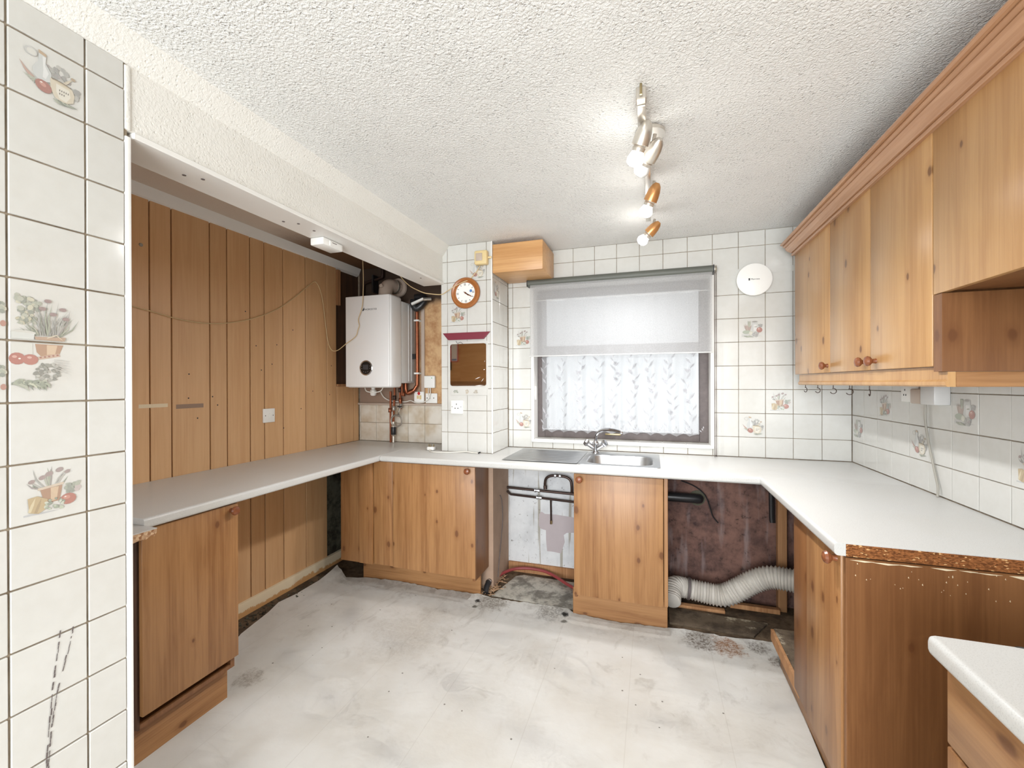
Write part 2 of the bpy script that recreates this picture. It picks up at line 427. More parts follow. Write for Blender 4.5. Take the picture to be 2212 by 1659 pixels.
# ------------------------------------------------------------------ helpers: geometry
class MB:
    def __init__(s): s.bm = bmesh.new(); s.mi = 0
    def _f(s, vs):
        try:
            f = s.bm.faces.new(vs); f.material_index = s.mi; return f
        except ValueError: return None
    def box(s, x0, x1, y0, y1, z0, z1, bev=0.0, seg=2, edges=None):
        P = [(x0, y0, z0), (x1, y0, z0), (x1, y1, z0), (x0, y1, z0), (x0, y0, z1), (x1, y0, z1), (x1, y1, z1), (x0, y1, z1)]
        v = [s.bm.verts.new(p) for p in P]
        fs = [s._f([v[i] for i in q]) for q in ((3, 2, 1, 0), (4, 5, 6, 7), (0, 1, 5, 4), (1, 2, 6, 5), (2, 3, 7, 6), (3, 0, 4, 7))]
        if bev:
            es = set(e for f in fs for e in f.edges)
            if edges: es = [e for e in es if edges((e.verts[0].co + e.verts[1].co)/2, (e.verts[1].co - e.verts[0].co).normalized())]
            r = bmesh.ops.bevel(s.bm, geom=list(es), offset=bev, segments=seg, profile=0.5, affect='EDGES')
            for f in r['faces']: f.material_index = s.mi
        return s
    def prism(s, pts, axis, a, b):
        def m(p, h): return (h, p[0], p[1]) if axis == 'x' else ((p[0], h, p[1]) if axis == 'y' else (p[0], p[1], h))
        A = [s.bm.verts.new(m(p, a)) for p in pts]; B = [s.bm.verts.new(m(p, b)) for p in pts]
        n = len(pts)
        s._f(A[::-1]); s._f(B)
        for i in range(n): s._f([A[i], A[(i+1) % n], B[(i+1) % n], B[i]])
        return s
    def tube(s, pts, r, seg=8, caps=True):
        pts = [Vector(p) for p in pts]; n = len(pts)
        rr = r if isinstance(r, (list, tuple)) else [r]*n
        prev = None; rings = []
        for i, p in enumerate(pts):
            d = (pts[min(i+1, n-1)] - pts[max(i-1, 0)])
            if d.length < 1e-9: d = Vector((0, 0, 1))
            d.normalize()
            if prev is None:
                u = d.orthogonal().normalized()
            else:
                u = prev - d*prev.dot(d)
                u = u.normalized() if u.length > 1e-6 else d.orthogonal().normalized()
            prev = u; w = d.cross(u)
            rings.append([s.bm.verts.new(p + rr[i]*(math.cos(2*PI*k/seg)*u + math.sin(2*PI*k/seg)*w)) for k in range(seg)])
        for a, b in zip(rings, rings[1:]):
            for k in range(seg): s._f([a[k], a[(k+1) % seg], b[(k+1) % seg], b[k]])
        if caps: s._f(rings[0][::-1]); s._f(rings[-1])
        return s
    def lathe(s, prof, org, d, seg=20):
        d = Vector(d).normalized(); u = d.orthogonal().normalized(); w = d.cross(u); o = Vector(org)
        rings = []
        for r, h in prof:
            if r < 1e-6: rings.append([s.bm.verts.new(o + d*h)])
            else: rings.append([s.bm.verts.new(o + d*h + r*(math.cos(2*PI*k/seg)*u + math.sin(2*PI*k/seg)*w)) for k in range(seg)])
        for a, b in zip(rings, rings[1:]):
            for k in range(seg):
                k2 = (k+1) % seg
                if len(a) == 1 and len(b) == 1: continue
                if len(a) == 1: s._f([a[0], b[k2], b[k]])
                elif len(b) == 1: s._f([a[k], a[k2], b[0]])
                else: s._f([a[k], a[k2], b[k2], b[k]])
        if len(rings[0]) > 1: s._f(rings[0][::-1])
        if len(rings[-1]) > 1: s._f(rings[-1])
        return s
    def holed(s, u0, u1, v0, v1, hu0, hu1, hv0, hv1, axis, a, b):
        """slab with a rectangular hole; axis is the thickness direction"""
        def m(u, v, h): return (h, u, v) if axis == 'x' else ((u, h, v) if axis == 'y' else (u, v, h))
        O = [(u0, v0), (u1, v0), (u1, v1), (u0, v1)]; I = [(hu0, hv0), (hu1, hv0), (hu1, hv1), (hu0, hv1)]
        V = {}
        for nm, P in (('o', O), ('i', I)):
            for h, hn in ((a, 'a'), (b, 'b')):
                V[nm+hn] = [s.bm.verts.new(m(p[0], p[1], h)) for p in P]
        for k in range(4):
            j = (k+1) % 4
            s._f([V['oa'][k], V['oa'][j], V['ia'][j], V['ia'][k]])
            s._f([V['ob'][j], V['ob'][k], V['ib'][k], V['ib'][j]])
            s._f([V['oa'][j], V['oa'][k], V['ob'][k], V['ob'][j]])
            s._f([V['ia'][k], V['ia'][j], V['ib'][j], V['ib'][k]])
        return s

WL = {}
def tag(o, label=None, cat=None, group=None, kind=None):
    if label: o['label'] = label
    if cat: o['category'] = cat
    if group: o['group'] = group
    if kind: o['kind'] = kind
    return o
def thing(name, loc, label, cat, group=None):
    o = bpy.data.objects.new(name, None); COL.objects.link(o); o.location = loc; o.empty_display_size = 0.05
    WL[o.name] = Vector(loc); return tag(o, label, cat, group)
def mesh(name, mb, mats, parent=None, org=None, smooth=0.6, label=None):
    """link the builder's mesh; vertices are given in world space"""
    bm = mb.bm
    if parent is not None: o0 = WL[parent.name]
    else: o0 = Vector(org) if org is not None else Vector((0, 0, 0))
    bmesh.ops.recalc_face_normals(bm, faces=bm.faces[:])
    if o0.length > 0: bmesh.ops.translate(bm, verts=bm.verts[:], vec=-o0)
    me = bpy.data.meshes.new(name); bm.to_mesh(me); bm.free()
    if not isinstance(mats, (list, tuple)): mats = [mats]
    for m in mats: me.materials.append(m)
    if smooth:
        me.shade_smooth(); me.set_sharp_from_angle(angle=smooth)
    o = bpy.data.objects.new(name, me); COL.objects.link(o)
    if parent is not None: o.parent = parent
    else: o.location = o0
    WL[o.name] = o0
    if label: o['label'] = label
    return o
def struct(name, mb, mats, parent=None, smooth=0.6):
    o = mesh(name, mb, mats, parent, smooth=smooth)
    if parent is None: o['kind'] = 'structure'
    return o
def copy_tree(o, delta, label=None, group=None):
    c = o.copy(); COL.objects.link(c); c.location = o.location + Vector(delta); WL[c.name] = WL[o.name] + Vector(delta)
    for ch in list(o.children):
        d = ch.copy(); COL.objects.link(d); d.parent = c
        for g in list(ch.children):
            e = g.copy(); COL.objects.link(e); e.parent = d
    if label: c['label'] = label
    if group: c['group'] = group
    return c
def text(name, body, size, loc, rot, mat, parent, ext=0.0002):
    cu = bpy.data.curves.new(name, 'FONT'); cu.body = body; cu.size = size; cu.extrude = ext
    cu.align_x = 'CENTER'; cu.align_y = 'CENTER'; cu.materials.append(mat)
    o = bpy.data.objects.new(name, cu); COL.objects.link(o)
    bpy.context.view_layer.update()
    me = bpy.data.meshes.new_from_object(o.evaluated_get(bpy.context.evaluated_depsgraph_get()))
    bpy.data.objects.remove(o); o = bpy.data.objects.new(name, me); COL.objects.link(o); o['kind'] = 'stuff'
    o.parent = parent; o.location = Vector(loc) - WL[parent.name]; o.rotation_euler = rot
    return o
def spline(pts, n=8):
    P = [Vector(p) for p in pts]; out = []
    for i in range(len(P)-1):
        p0, p1, p2, p3 = P[max(i-1, 0)], P[i], P[i+1], P[min(i+2, len(P)-1)]
        for k in range(n):
            t = k/n
            out.append(0.5*((2*p1) + (-p0+p2)*t + (2*p0-5*p1+4*p2-p3)*t*t + (-p0+3*p1-3*p2+p3)*t**3))
    out.append(P[-1]); return out

# ------------------------------------------------------------------ tile prints (flat pictures fired on the tiles)
class Art:
    def __init__(s): s.v = []; s.f = []; s.c = []; s.k = 0
    def poly(s, pts, col, a=1.0):
        s.k += 1; i = len(s.v)
        for p in pts: s.v.append((p[0]-0.5, -0.00002*s.k, p[1]-0.5))
        s.f.append(list(range(i, i+len(pts))))
        b = (226, 225, 220); s.c.append(rgb(*[b[j]+(col[j]-b[j])*a for j in range(3)]))
    def ell(s, x, y, rx, ry, col, rot=0, n=14, a=1.0):
        c, d = math.cos(rot), math.sin(rot)
        s.poly([(x+rx*math.cos(t)*c-ry*math.sin(t)*d, y+rx*math.cos(t)*d+ry*math.sin(t)*c) for t in [2*PI*k/n for k in range(n)]], col, a)
    def blade(s, x0, y0, x1, y1, w, col, bend=0.0, a=1.0):
        dx, dy = x1-x0, y1-y0; L = math.hypot(dx, dy) or 1; nx, ny = -dy/L, dx/L
        mx, my = x0+dx*0.5+nx*bend, y0+dy*0.5+ny*bend
        s.poly([(x0-nx*w*0.5, y0-ny*w*0.5), (mx-nx*w*0.5, my-ny*w*0.5), (x1, y1), (mx+nx*w*0.5, my+ny*w*0.5), (x0+nx*w*0.5, y0+ny*w*0.5)], col, a)
    def sprig(s, x, y, r, n, cols, rs, size=0.05):
        for k in range(n):
            a = rs.uniform(0, 2*PI); d = r*math.sqrt(rs.random())
            s.ell(x+d*math.cos(a), y+d*math.sin(a)*0.9, size*rs.uniform(0.5, 1), size*rs.uniform(0.35, 0.8), rs.choice(cols), rs.uniform(0, PI), 7, 0.8)
    def build(s, name):
        me = bpy.data.meshes.new(name); me.from_pydata(s.v, [], s.f)
        at = me.color_attributes.new('Col', 'FLOAT_COLOR', 'CORNER')
        i = 0
        for f, c in zip(s.f, s.c):
            for _ in f: at.data[i].color = c; i += 1
        me.materials.append(M['print']); return me
GREEN = [(150, 160, 138), (168, 176, 152), (132, 142, 126), (182, 186, 164)]
GREY = [(170, 170, 164), (150, 150, 146), (186, 184, 176), (160, 150, 148)]
def art_pot(rs):
    A = Art()
    A.blade(0.15, 0.13, 0.62, 0.13, 0.03, (190, 192, 196), 0, 0.8)
    for k in range(14):
        a = rs.uniform(0.25, PI-0.25); L = rs.uniform(0.2, 0.42)
        A.blade(0.48+0.12*math.cos(a), 0.56, 0.48+L*1.15*math.cos(a), 0.56+L*math.sin(a), 0.022, rs.choice(GREEN+GREY), rs.uniform(-0.04, 0.04))
    for x, y, r in ((0.25, 0.70, 0.045), (0.39, 0.75, 0.05), (0.48, 0.80, 0.055), (0.62, 0.85, 0.055), (0.73, 0.80, 0.042)):
        A.ell(x, y, r, r*0.75, (166, 142, 138), 0.4)
    A.poly([(0.36, 0.54), (0.66, 0.57), (0.62, 0.30), (0.42, 0.29)], (176, 124, 80))
    A.poly([(0.50, 0.55), (0.61, 0.56), (0.58, 0.32), (0.50, 0.31)], (214, 178, 134))
    A.poly([(0.33, 0.53), (0.68, 0.58), (0.68, 0.62), (0.33, 0.57)], (216, 194, 166))
    A.sprig(0.80, 0.50, 0.11, 16, GREEN+[(196, 176, 172)], rs, 0.055)
    A.poly([(0.20, 0.42), (0.32, 0.44), (0.46, 0.36), (0.44, 0.20), (0.34, 0.13), (0.22, 0.17)], (196, 166, 104))
    A.blade(0.22, 0.18, 0.30, 0.42, 0.04, (222, 202, 150)); A.blade(0.30, 0.15, 0.38, 0.40, 0.04, (176, 146, 88))
    A.ell(0.74, 0.30, 0.115, 0.10, (182, 84, 54)); A.ell(0.72, 0.33, 0.05, 0.035, (206, 122, 92)); A.ell(0.70, 0.345, 0.015, 0.012, (240, 226, 214))
    A.sprig(0.55, 0.24, 0.13, 22, [(176, 190, 158), (140, 160, 130), (206, 212, 190), (120, 136, 112)], rs, 0.04)
    return A
def art_jug(rs):
    A = Art()
    A.sprig(0.64, 0.62, 0.16, 26, GREY, rs, 0.06); A.sprig(0.86, 0.40, 0.10, 16, GREY, rs, 0.06)
    for k in range(7): A.blade(0.30, 0.36, 0.12+0.04*k*0.5, 0.56-0.03*k, 0.035, (196, 150, 132), 0.02)
    for k in range(8): A.blade(0.34, 0.34, 0.16+0.03*k, 0.36-0.022*k, 0.03, rs.choice(GREEN))
    A.ell(0.27, 0.79, 0.085, 0.075, (206, 206, 202)); A.ell(0.28, 0.785, 0.062, 0.052, (226, 224, 214))
    A.poly([(0.37, 0.84), (0.47, 0.82), (0.46, 0.70), (0.54, 0.56), (0.52, 0.40), (0.40, 0.34), (0.30, 0.42), (0.29, 0.54), (0.37, 0.70)], (212, 216, 214))
    A.poly([(0.42, 0.80), (0.47, 0.80), (0.45, 0.66), (0.50, 0.54), (0.46, 0.42), (0.42, 0.44), (0.43, 0.56)], (238, 240, 238))
    A.poly([(0.37, 0.89), (0.47, 0.86), (0.47, 0.81), (0.37, 0.83)], (196, 160, 112))
    A.blade(0.68, 0.46, 0.84, 0.66, 0.04, (216, 202, 172)); A.ell(0.84, 0.66, 0.035, 0.028, (186, 158, 120))
    A.poly([(0.52, 0.50), (0.82, 0.46), (0.86, 0.36), (0.84, 0.22), (0.72, 0.14), (0.58, 0.18), (0.52, 0.32)], (222, 208, 178))
    A.poly([(0.60, 0.44), (0.78, 0.42), (0.80, 0.30), (0.74, 0.18), (0.64, 0.20), (0.60, 0.30)], (238, 232, 214))
    A.ell(0.67, 0.485, 0.14, 0.022, (116, 92, 62), -0.1); A.ell(0.68, 0.475, 0.12, 0.014, (206, 186, 146), -0.1)
    for yy in (0.33, 0.27):
        for k in range(5 if yy > 0.3 else 3): A.poly([(0.64+k*0.03, yy), (0.655+k*0.03, yy), (0.655+k*0.03, yy+0.035), (0.64+k*0.03, yy+0.03)], (120, 112, 102))
    A.ell(0.43, 0.28, 0.115, 0.10, (172, 82, 58), -0.5); A.ell(0.42, 0.31, 0.05, 0.035, (206, 126, 100), -0.5); A.ell(0.40, 0.335, 0.016, 0.012, (242, 230, 220))
    for k in range(8): A.blade(0.56+0.03*k, 0.15, 0.66+0.035*k, 0.07+0.01*k, 0.024, rs.choice(GREEN))
    return A
def art_jar(rs):
    A = Art()
    A.blade(0.10, 0.26, 0.90, 0.22, 0.12, (200, 200, 196), 0, 0.6)
    for k in range(10): A.blade(0.30+0.012*k, 0.44, 0.18+0.035*k, 0.74+0.02*(k % 3), 0.04, rs.choice([(190, 160, 142), (176, 150, 136)]))
    for k in range(5): A.blade(0.40, 0.62, 0.34+0.03*k, 0.90, 0.06, rs.choice(GREEN))
    A.sprig(0.82, 0.66, 0.08, 12, GREY, rs, 0.06)
    A.poly([(0.50, 0.82), (0.72, 0.82), (0.74, 0.74), (0.76, 0.52), (0.70, 0.40), (0.52, 0.40), (0.47, 0.52), (0.49, 0.74)], (214, 216, 212))
    A.poly([(0.56, 0.72), (0.68, 0.72), (0.69, 0.54), (0.64, 0.44), (0.57, 0.45)], (238, 238, 234))
    A.ell(0.61, 0.84, 0.13, 0.045, (200, 200, 194)); A.ell(0.61, 0.845, 0.10, 0.028, (160, 156, 148))
    A.poly([(0.60, 0.60), (0.70, 0.61), (0.70, 0.64), (0.60, 0.63)], (160, 164, 140))
    A.ell(0.79, 0.48, 0.115, 0.115, (178, 84, 60)); A.ell(0.77, 0.52, 0.05, 0.04, (206, 128, 104)); A.ell(0.76, 0.535, 0.016, 0.014, (242, 230, 222))
    A.ell(0.30, 0.40, 0.17, 0.085, (172, 184, 160)); A.ell(0.46, 0.35, 0.085, 0.095, (206, 208, 184)); A.ell(0.46, 0.35, 0.06, 0.068, (228, 226, 206))
    A.sprig(0.66, 0.28, 0.12, 18, GREY, rs, 0.06)
    for k in range(6): A.blade(0.18+0.04*k, 0.24, 0.34+0.05*k, 0.16, 0.03, rs.choice(GREEN))
    return A
def art_mural_top(rs):
    A = Art()
    for k in range(30): A.sprig(0.08+0.28*rs.random(), 0.30+0.4*rs.random(), 0.05, 2, GREEN+[(206, 202, 168), (196, 190, 150)], rs, 0.055)
    for k in range(34):
        a = rs.uniform(0.2, PI-0.15); L = rs.uniform(0.3, 0.62)
        A.blade(0.5+0.16*math.cos(a), 0.10, 0.52+L*0.72*math.cos(a), 0.12+L*math.sin(a), 0.018, rs.choice(GREEN+GREY), rs.uniform(-0.05, 0.05))
    for x, y in ((0.47, 0.70), (0.40, 0.56), (0.67, 0.58), (0.54, 0.48), (0.71, 0.42)):
        A.ell(x, y, 0.05, 0.032, (160, 130, 128))
    A.ell(0.16, 0.13, 0.16, 0.035, (216, 216, 206)); A.poly([(0.02, 0.13), (0.30, 0.12), (0.29, 0.02), (0.02, 0.02)], (222, 226, 220))
    A.poly([(0.31, 0.02), (0.69, 0.02), (0.71, 0.09), (0.30, 0.07)], (188, 150, 116))
    A.blade(0.46, 0.06, 0.68, 0.02, 0.02, (226, 210, 176), 0.08)
    return A
def art_mural_low(rs):
    A = Art()
    A.poly([(0.02, 0.98), (0.28, 0.98), (0.28, 0.80), (0.02, 0.80)], (226, 226, 216))
    A.poly([(0.31, 0.98), (0.68, 0.98), (0.62, 0.80), (0.40, 0.75), (0.33, 0.84)], (184, 132, 88))
    A.poly([(0.46, 0.97), (0.60, 0.97), (0.57, 0.82), (0.46, 0.80)], (220, 184, 142))
    A.poly([(0.34, 0.76), (0.62, 0.83), (0.64, 0.78), (0.36, 0.71)], (206, 168, 140))
    for k in range(5): A.ell(0.38+0.055*k, 0.75+0.013*k, 0.016, 0.014, (166, 84, 62))
    A.ell(0.09, 0.72, 0.10, 0.10, (186, 84, 58)); A.ell(0.25, 0.71, 0.10, 0.09, (190, 92, 66)); A.ell(0.06, 0.75, 0.03, 0.022, (222, 160, 140)); A.ell(0.24, 0.745, 0.03, 0.02, (226, 168, 150)); A.ell(0.12, 0.72, 0.016, 0.014, (244, 232, 224))
    A.sprig(0.48, 0.50, 0.17, 40, [(166, 166, 154), (140, 142, 130), (190, 190, 178), (120, 122, 112)], rs, 0.045)
    for k in range(22): A.blade(0.02+0.02*k, 0.30+0.012*(k % 5), 0.16+0.016*k, 0.16+0.22*rs.random(), 0.04, rs.choice(GREEN+[(206, 210, 180)]), 0.02)
    for k in range(6): A.blade(0.55, 0.72-0.03*k, 0.80, 0.70-0.05*k, 0.01, (180, 178, 170), 0, 0.6)
    return A
def art_left(rs):
    A = Art()
    A.sprig(0.84, 0.5, 0.14, 40, GREEN+[(206, 202, 168)], rs, 0.06); A.ell(0.96, 0.25, 0.035, 0.05, (190, 120, 96))
    return A
ART = {}
for nm, fn, sd in (('pot', art_pot, 3), ('jug', art_jug, 5), ('jar', art_jar, 9), ('mural_top', art_mural_top, 4), ('mural_low', art_mural_low, 6), ('mural_left', art_left, 8)):
    ART[nm] = fn(random.Random(sd)).build('tile_print_' + nm)

# ------------------------------------------------------------------ tiled walls: every tile an object of its own
TILES = {}
def tile_mesh(w, h, th):
    k = (round(w, 3), round(h, 3), round(th, 4))
    if k not in TILES:
        mb = MB(); b = min(0.0016, th*0.4)
        mb.box(-w/2, w/2, 0, th, -h/2, h/2, b, 1, edges=lambda c, d: c.y < 1e-5 or abs(d.y) > 0.9)
        bmesh.ops.recalc_face_normals(mb.bm, faces=mb.bm.faces[:])
        me = bpy.data.meshes.new('tile'); mb.bm.to_mesh(me); mb.bm.free()
        me.materials.append(M['tile'])
        TILES[k] = me
    return TILES[k]
rt = random.Random(11)
def tile_wall(parent, place, rotz, us, vs, gap=0.0029, th=0.006, holes=(), prints=None, mat=None):
    """us, vs: the joint lines; place(u, v) is the world point of the glazed face"""
    prints = prints or {}
    for i in range(len(us)-1):
        for j in range(len(vs)-1):
            rects = [(us[i], us[i+1], vs[j], vs[j+1])]
            for (a0, a1, b0, b1) in holes:
                nr = []
                for (u0, u1, v0, v1) in rects:
                    if u1 <= a0 or u0 >= a1 or v1 <= b0 or v0 >= b1: nr.append((u0, u1, v0, v1)); continue
                    if u0 < a0: nr.append((u0, a0, v0, v1))
                    if u1 > a1: nr.append((a1, u1, v0, v1))
                    uu0, uu1 = max(u0, a0), min(u1, a1)
                    if v0 < b0: nr.append((uu0, uu1, v0, b0))
                    if v1 > b1: nr.append((uu0, uu1, b1, v1))
                rects = nr
            for n, (u0, u1, v0, v1) in enumerate(rects):
                w, h = u1-u0-gap, v1-v0-gap
                if w < 0.008 or h < 0.008: continue
                o = bpy.data.objects.new('tile', tile_mesh(w, h, th)); COL.objects.link(o)
                o.parent = parent; p = Vector(place((u0+u1)/2, (v0+v1)/2))
                o.location = p - WL[parent.name]
                o.rotation_euler = (rt.gauss(0, 0.0022), rt.gauss(0, 0.0015), rotz + rt.gauss(0, 0.0022))
                WL[o.name] = p
                if mat: o.material_slots[0].link = 'OBJECT'; o.material_slots[0].material = mat
                if (i, j) in prints and n == 0:
                    kind = prints[(i, j)]
                    q = bpy.data.objects.new('print', ART[kind]); COL.objects.link(q); q.parent = o
                    s = min(w, h)*0.98 if kind.startswith('mural') is False else min(w, h)
                    q.scale = (min(w, s) , 1.0, s); q.location = (0, -0.0004, 0)

CEIL = 2.335
FRONT = -4.9

# ------------------------------------------------------------------ the setting
mb = MB().box(-1.9, 2.05, FRONT-0.3, 0.25, -0.12, 0.0)
struct('floor', mb, M['dirt'])
mb = MB().box(-0.86, 2.05, FRONT-0.3, 0.25, CEIL, CEIL+0.12)
ceiling = struct('ceiling', mb, M['ceiling'])
mb = MB().box(-1.9, -0.8601, FRONT-0.3, 0.25, CEIL, CEIL+0.12)
struct('ceiling_alcove', mb, M['alcove_ceiling'])

# back wall with the window opening; glazed tile faces lie in the plane y = 0
WX0, WX1, WZ0, WZ1 = -0.15, 1.05, 0.965, 2.085
mb = MB().holed(-1.9, 2.05, 0, CEIL, WX0, WX1, WZ0, WZ1, 'y', 0.005, 0.25)
wall_back = struct('wall_back', mb, M['grout'])
Z0 = 2.2375
rows = [0.912] + [Z0-0.15*j for j in range(8, -1, -1)] + [CEIL-0.001]
cols = [-0.335, -0.30] + [-0.15+0.15*i for i in range(14)]
def bp(u, v): return (u, rt.gauss(0, 0.0003), v)
# index helpers: cols[k] = -0.15+0.15*(k-2), rows[k] (k>=1) = Z0-0.15*(9-k)
tile_wall(wall_back, bp, 0, cols, rows, holes=[(WX0, WX1, WZ0, WZ1)],
          prints={(11, 5): 'jar', (11, 1): 'jug', (12, 2): 'pot', (1, 5): 'pot', (1, 1): 'jug'})
# reveals and tiled sill of the window
mb = MB().box(WX0-0.008, WX0+0.012, -0.006, 0.11, WZ0, WZ1)
mesh('reveal', mb, M['white_paint'], wall_back)
mb = MB().box(WX1-0.012, WX1+0.008, -0.006, 0.11, WZ0, WZ1)
mesh('reveal', mb, M['white_paint'], wall_back)
mb = MB().box(WX0-0.008, WX1+0.008, -0.006, 0.11, WZ1-0.012, WZ1+0.006)
mesh('reveal', mb, M['white_paint'], wall_back)
mb = MB().box(WX0-0.008, WX1+0.008, -0.008, 0.11, WZ0-0.01, WZ0+0.008, 0.003, 2)
sill = mesh('sill', mb, M['trim_plastic'], wall_back)
for i in range(8):
    x0 = WX0+0.012+i*0.147
    mesh('tile', MB().box(x0+0.002, x0+0.145, 0.002, 0.10, WZ0+0.006, WZ0+0.014, 0.0015, 1), M['tile'], wall_back)
mesh('batten', MB().box(1.055, 1.80, -0.0012, 0.004, 2.062, 2.098), M['tile'], wall_back)
# lower parts of the back wall, under the worktop
mesh('painted_plaster', MB().box(-0.34, 0.27, -0.004, 0.01, 0.0, 0.90), M['dirty_white'], wall_back)
mesh('bare_plaster', MB().box(0.72, 1.79, -0.004, 0.01, 0.0, 0.90), M['brown_plaster'], wall_back)
mesh('damp_plaster', MB().box(-1.64, -0.72, -0.004, 0.01, 0.0, 0.905), M['damp'], wall_back)
pp = [(-0.102, 0.433), (-0.085, 0.452), (-0.06, 0.438), (0.02, 0.440), (0.17, 0.430), (0.17, 0.325), (0.10, 0.318), (0.078, 0.30), (0.085, 0.25), (0.057, 0.166), (0.0, 0.172), (-0.044, 0.171), (-0.051, 0.25), (-0.052, 0.321), (-0.09, 0.328), (-0.104, 0.35)]
mesh('plaster_patch', MB().prism(pp, 'y', -0.0055, -0.002), M['lilac'], wall_back)
# boiler alcove: bare plaster above two courses of old tiles
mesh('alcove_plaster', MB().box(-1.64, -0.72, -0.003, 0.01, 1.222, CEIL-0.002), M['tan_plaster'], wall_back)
tile_wall(wall_back, bp, 0, [-1.648, -1.635, -1.485, -1.335, -1.185, -1.035, -0.885, -0.718], [0.912, 1.062, 1.208], mat=M['old_tile'])
mesh('ledge', MB().box(-1.645, -0.717, -0.03, 0.004, 1.208, 1.224, 0.003, 1), M['flue'], wall_back)

# pillar left of the window
PX0, PX1, PY = -0.715, -0.337, -0.335
mb = MB().box(PX0+0.004, PX1-0.004, PY+0.005, 0.004, 0.0, CEIL)
pillar = struct('wall_pillar', mb, M['grout'])
prow = [0.912, 1.046, 1.196, 1.346, 1.496, 1.646, 1.780, 1.932, 2.076, 2.22, CEIL-0.001]
tile_wall(pillar, lambda u, v: (u, PY+rt.gauss(0, 0.0003), v), 0, [PX0, -0.667, -0.519, -0.377, PX1], prow,
          prints={(2, 8): 'jug', (1, 6): 'pot'})
srow = [0.912, 1.047, 1.197, 1.347, 1.497, 1.647, 1.797, 1.948, 2.098, 2.22, CEIL-0.001]
tile_wall(pillar, lambda u, v: (PX1+rt.gauss(0, 0.0003), u, v), PI/2, [PY+0.004, -0.185, -0.006], srow, prints={(0, 7): 'jug'})
mesh('edge_trim', MB().box(PX1-0.006, PX1+0.0025, PY-0.0025, PY+0.006, 0.912, CEIL-0.001, 0.002, 2), M['trim_plastic'], pillar)
mesh('painted_plaster', MB().box(PX0+0.004, PX1-0.004, PY+0.001, PY+0.006, 0.0, 0.895), M['beige_wall'], pillar)
mesh('painted_plaster', MB().box(PX1-0.004, PX1+0.001, PY+0.004, -0.006, 0.0, 0.895), M['beige_wall'], pillar)

# right wall
mb = MB().box(1.805, 2.05, FRONT-0.3, 0.0, 0.0, CEIL)
wall_right = struct('wall_right', mb, M['grout'])
rus = [-(0.150+0.1472*k) for k in range(16, -1, -1)] + [-0.004]
nr = len(rus)
# local x runs towards -y for this rotation, the joint lines are world y
tile_wall(wall_right, lambda u, v: (1.80+rt.gauss(0, 0.0003), u, v), -PI/2, rus, [0.912, 1.0375, 1.1875, 1.3375, 1.4875, 1.6375],
          prints={(nr-2, 1): 'jar', (nr-4, 2): 'pot', (nr-6, 1): 'jug', (nr-8, 2): 'jar', (nr-10, 1): 'pot'})
# bare wall under the worktop on the right
mesh('bare_plaster', MB().box(1.798, 1.81, -1.6, -0.01, 0.0, 0.90), M['brown_plaster'], wall_right)

# partition with its tiles on the left, and the beam that continues it
mb = MB().box(-0.86, -0.705, FRONT-0.3, -2.226, 0.0, CEIL)
partition = struct('wall_partition', mb, M['grout'])
T2 = 0.14205
lus = [-2.320-T2*k for k in range(17, 0, -1)] + [-2.320, -2.2335]
lz = 2.1932
lvs = [lz-T2*j for j in range(15, -1, -1)] + [CEIL-0.066]
nl = len(lus)
def lrow(j): return 15-j     # vs index of the tile whose TOP joint is line j-1 and bottom is line j
tile_wall(partition, lambda u, v: (-0.70+rt.gauss(0, 0.0003), u, v), PI/2, lus, lvs, gap=0.0042,
          prints={(nl-3, lrow(1)): 'jug', (nl-3, lrow(5)): 'mural_top', (nl-3, lrow(6)): 'mural_low', (nl-3, lrow(8)): 'pot',
                  (nl-4, lrow(5)): 'mural_left', (nl-4, lrow(6)): 'mural_left'})
mesh('edge_trim', MB().box(-0.712, -0.6975, -2.2335, -2.219, 0.0, 2.068, 0.003, 2), M['trim_plastic'], partition)
mesh('edge_filler', MB().box(-0.712, -0.6985, -2.2335, -2.219, 2.086, 2.264, 0.003, 2), M['beam'], partition)
mb = MB(); rk = random.Random(31)
for P in ([(-2.373, 0.800), (-2.382, 0.721), (-2.391, 0.637), (-2.401, 0.489), (-2.404, 0.40)], [(-2.348, 0.790), (-2.357, 0.740), (-2.382, 0.631), (-2.393, 0.549), (-2.398, 0.470), (-2.402, 0.42)]):
    for (a, b), (c, d) in zip(P, P[1:]):
        for k in range(9):
            if rk.random() < 0.22: continue
            y0, z0, y1, z1 = a+(c-a)*k/9, b+(d-b)*k/9, a+(c-a)*(k+0.95)/9, b+(d-b)*(k+0.95)/9
            w = rk.uniform(0.0006, 0.0016); j = rk.gauss(0, 0.0006)
            mb._f([mb.bm.verts.new(p) for p in ((-0.6985, y0-w+j, z0), (-0.6985, y0+w+j, z0), (-0.6985, y1+w+j, z1), (-0.6985, y1-w+j, z1))])
e = mesh('scuff_marks', mb, M['frame_grey'], partition, smooth=0); e['kind'] = 'stuff'
mb = MB().box(-0.85, -0.703, -2.226, PY+0.003, 2.085, CEIL)
beam = struct('ceiling_beam', mb, M['beam'])
mesh('soffit_board', MB().box(-0.852, -0.694, -2.215, PY+0.004, 2.068, 2.085, 0.002, 1), M['white_paint'], beam)
mb = MB().prism([(-0.703, CEIL-0.068), (-0.692, CEIL-0.062), (-0.655, CEIL-0.004), (-0.65, CEIL), (-0.703, CEIL)], 'y', FRONT-0.2, PY+0.004)
struct('trim_1', mb, M['beam'])
rs = random.Random(5)
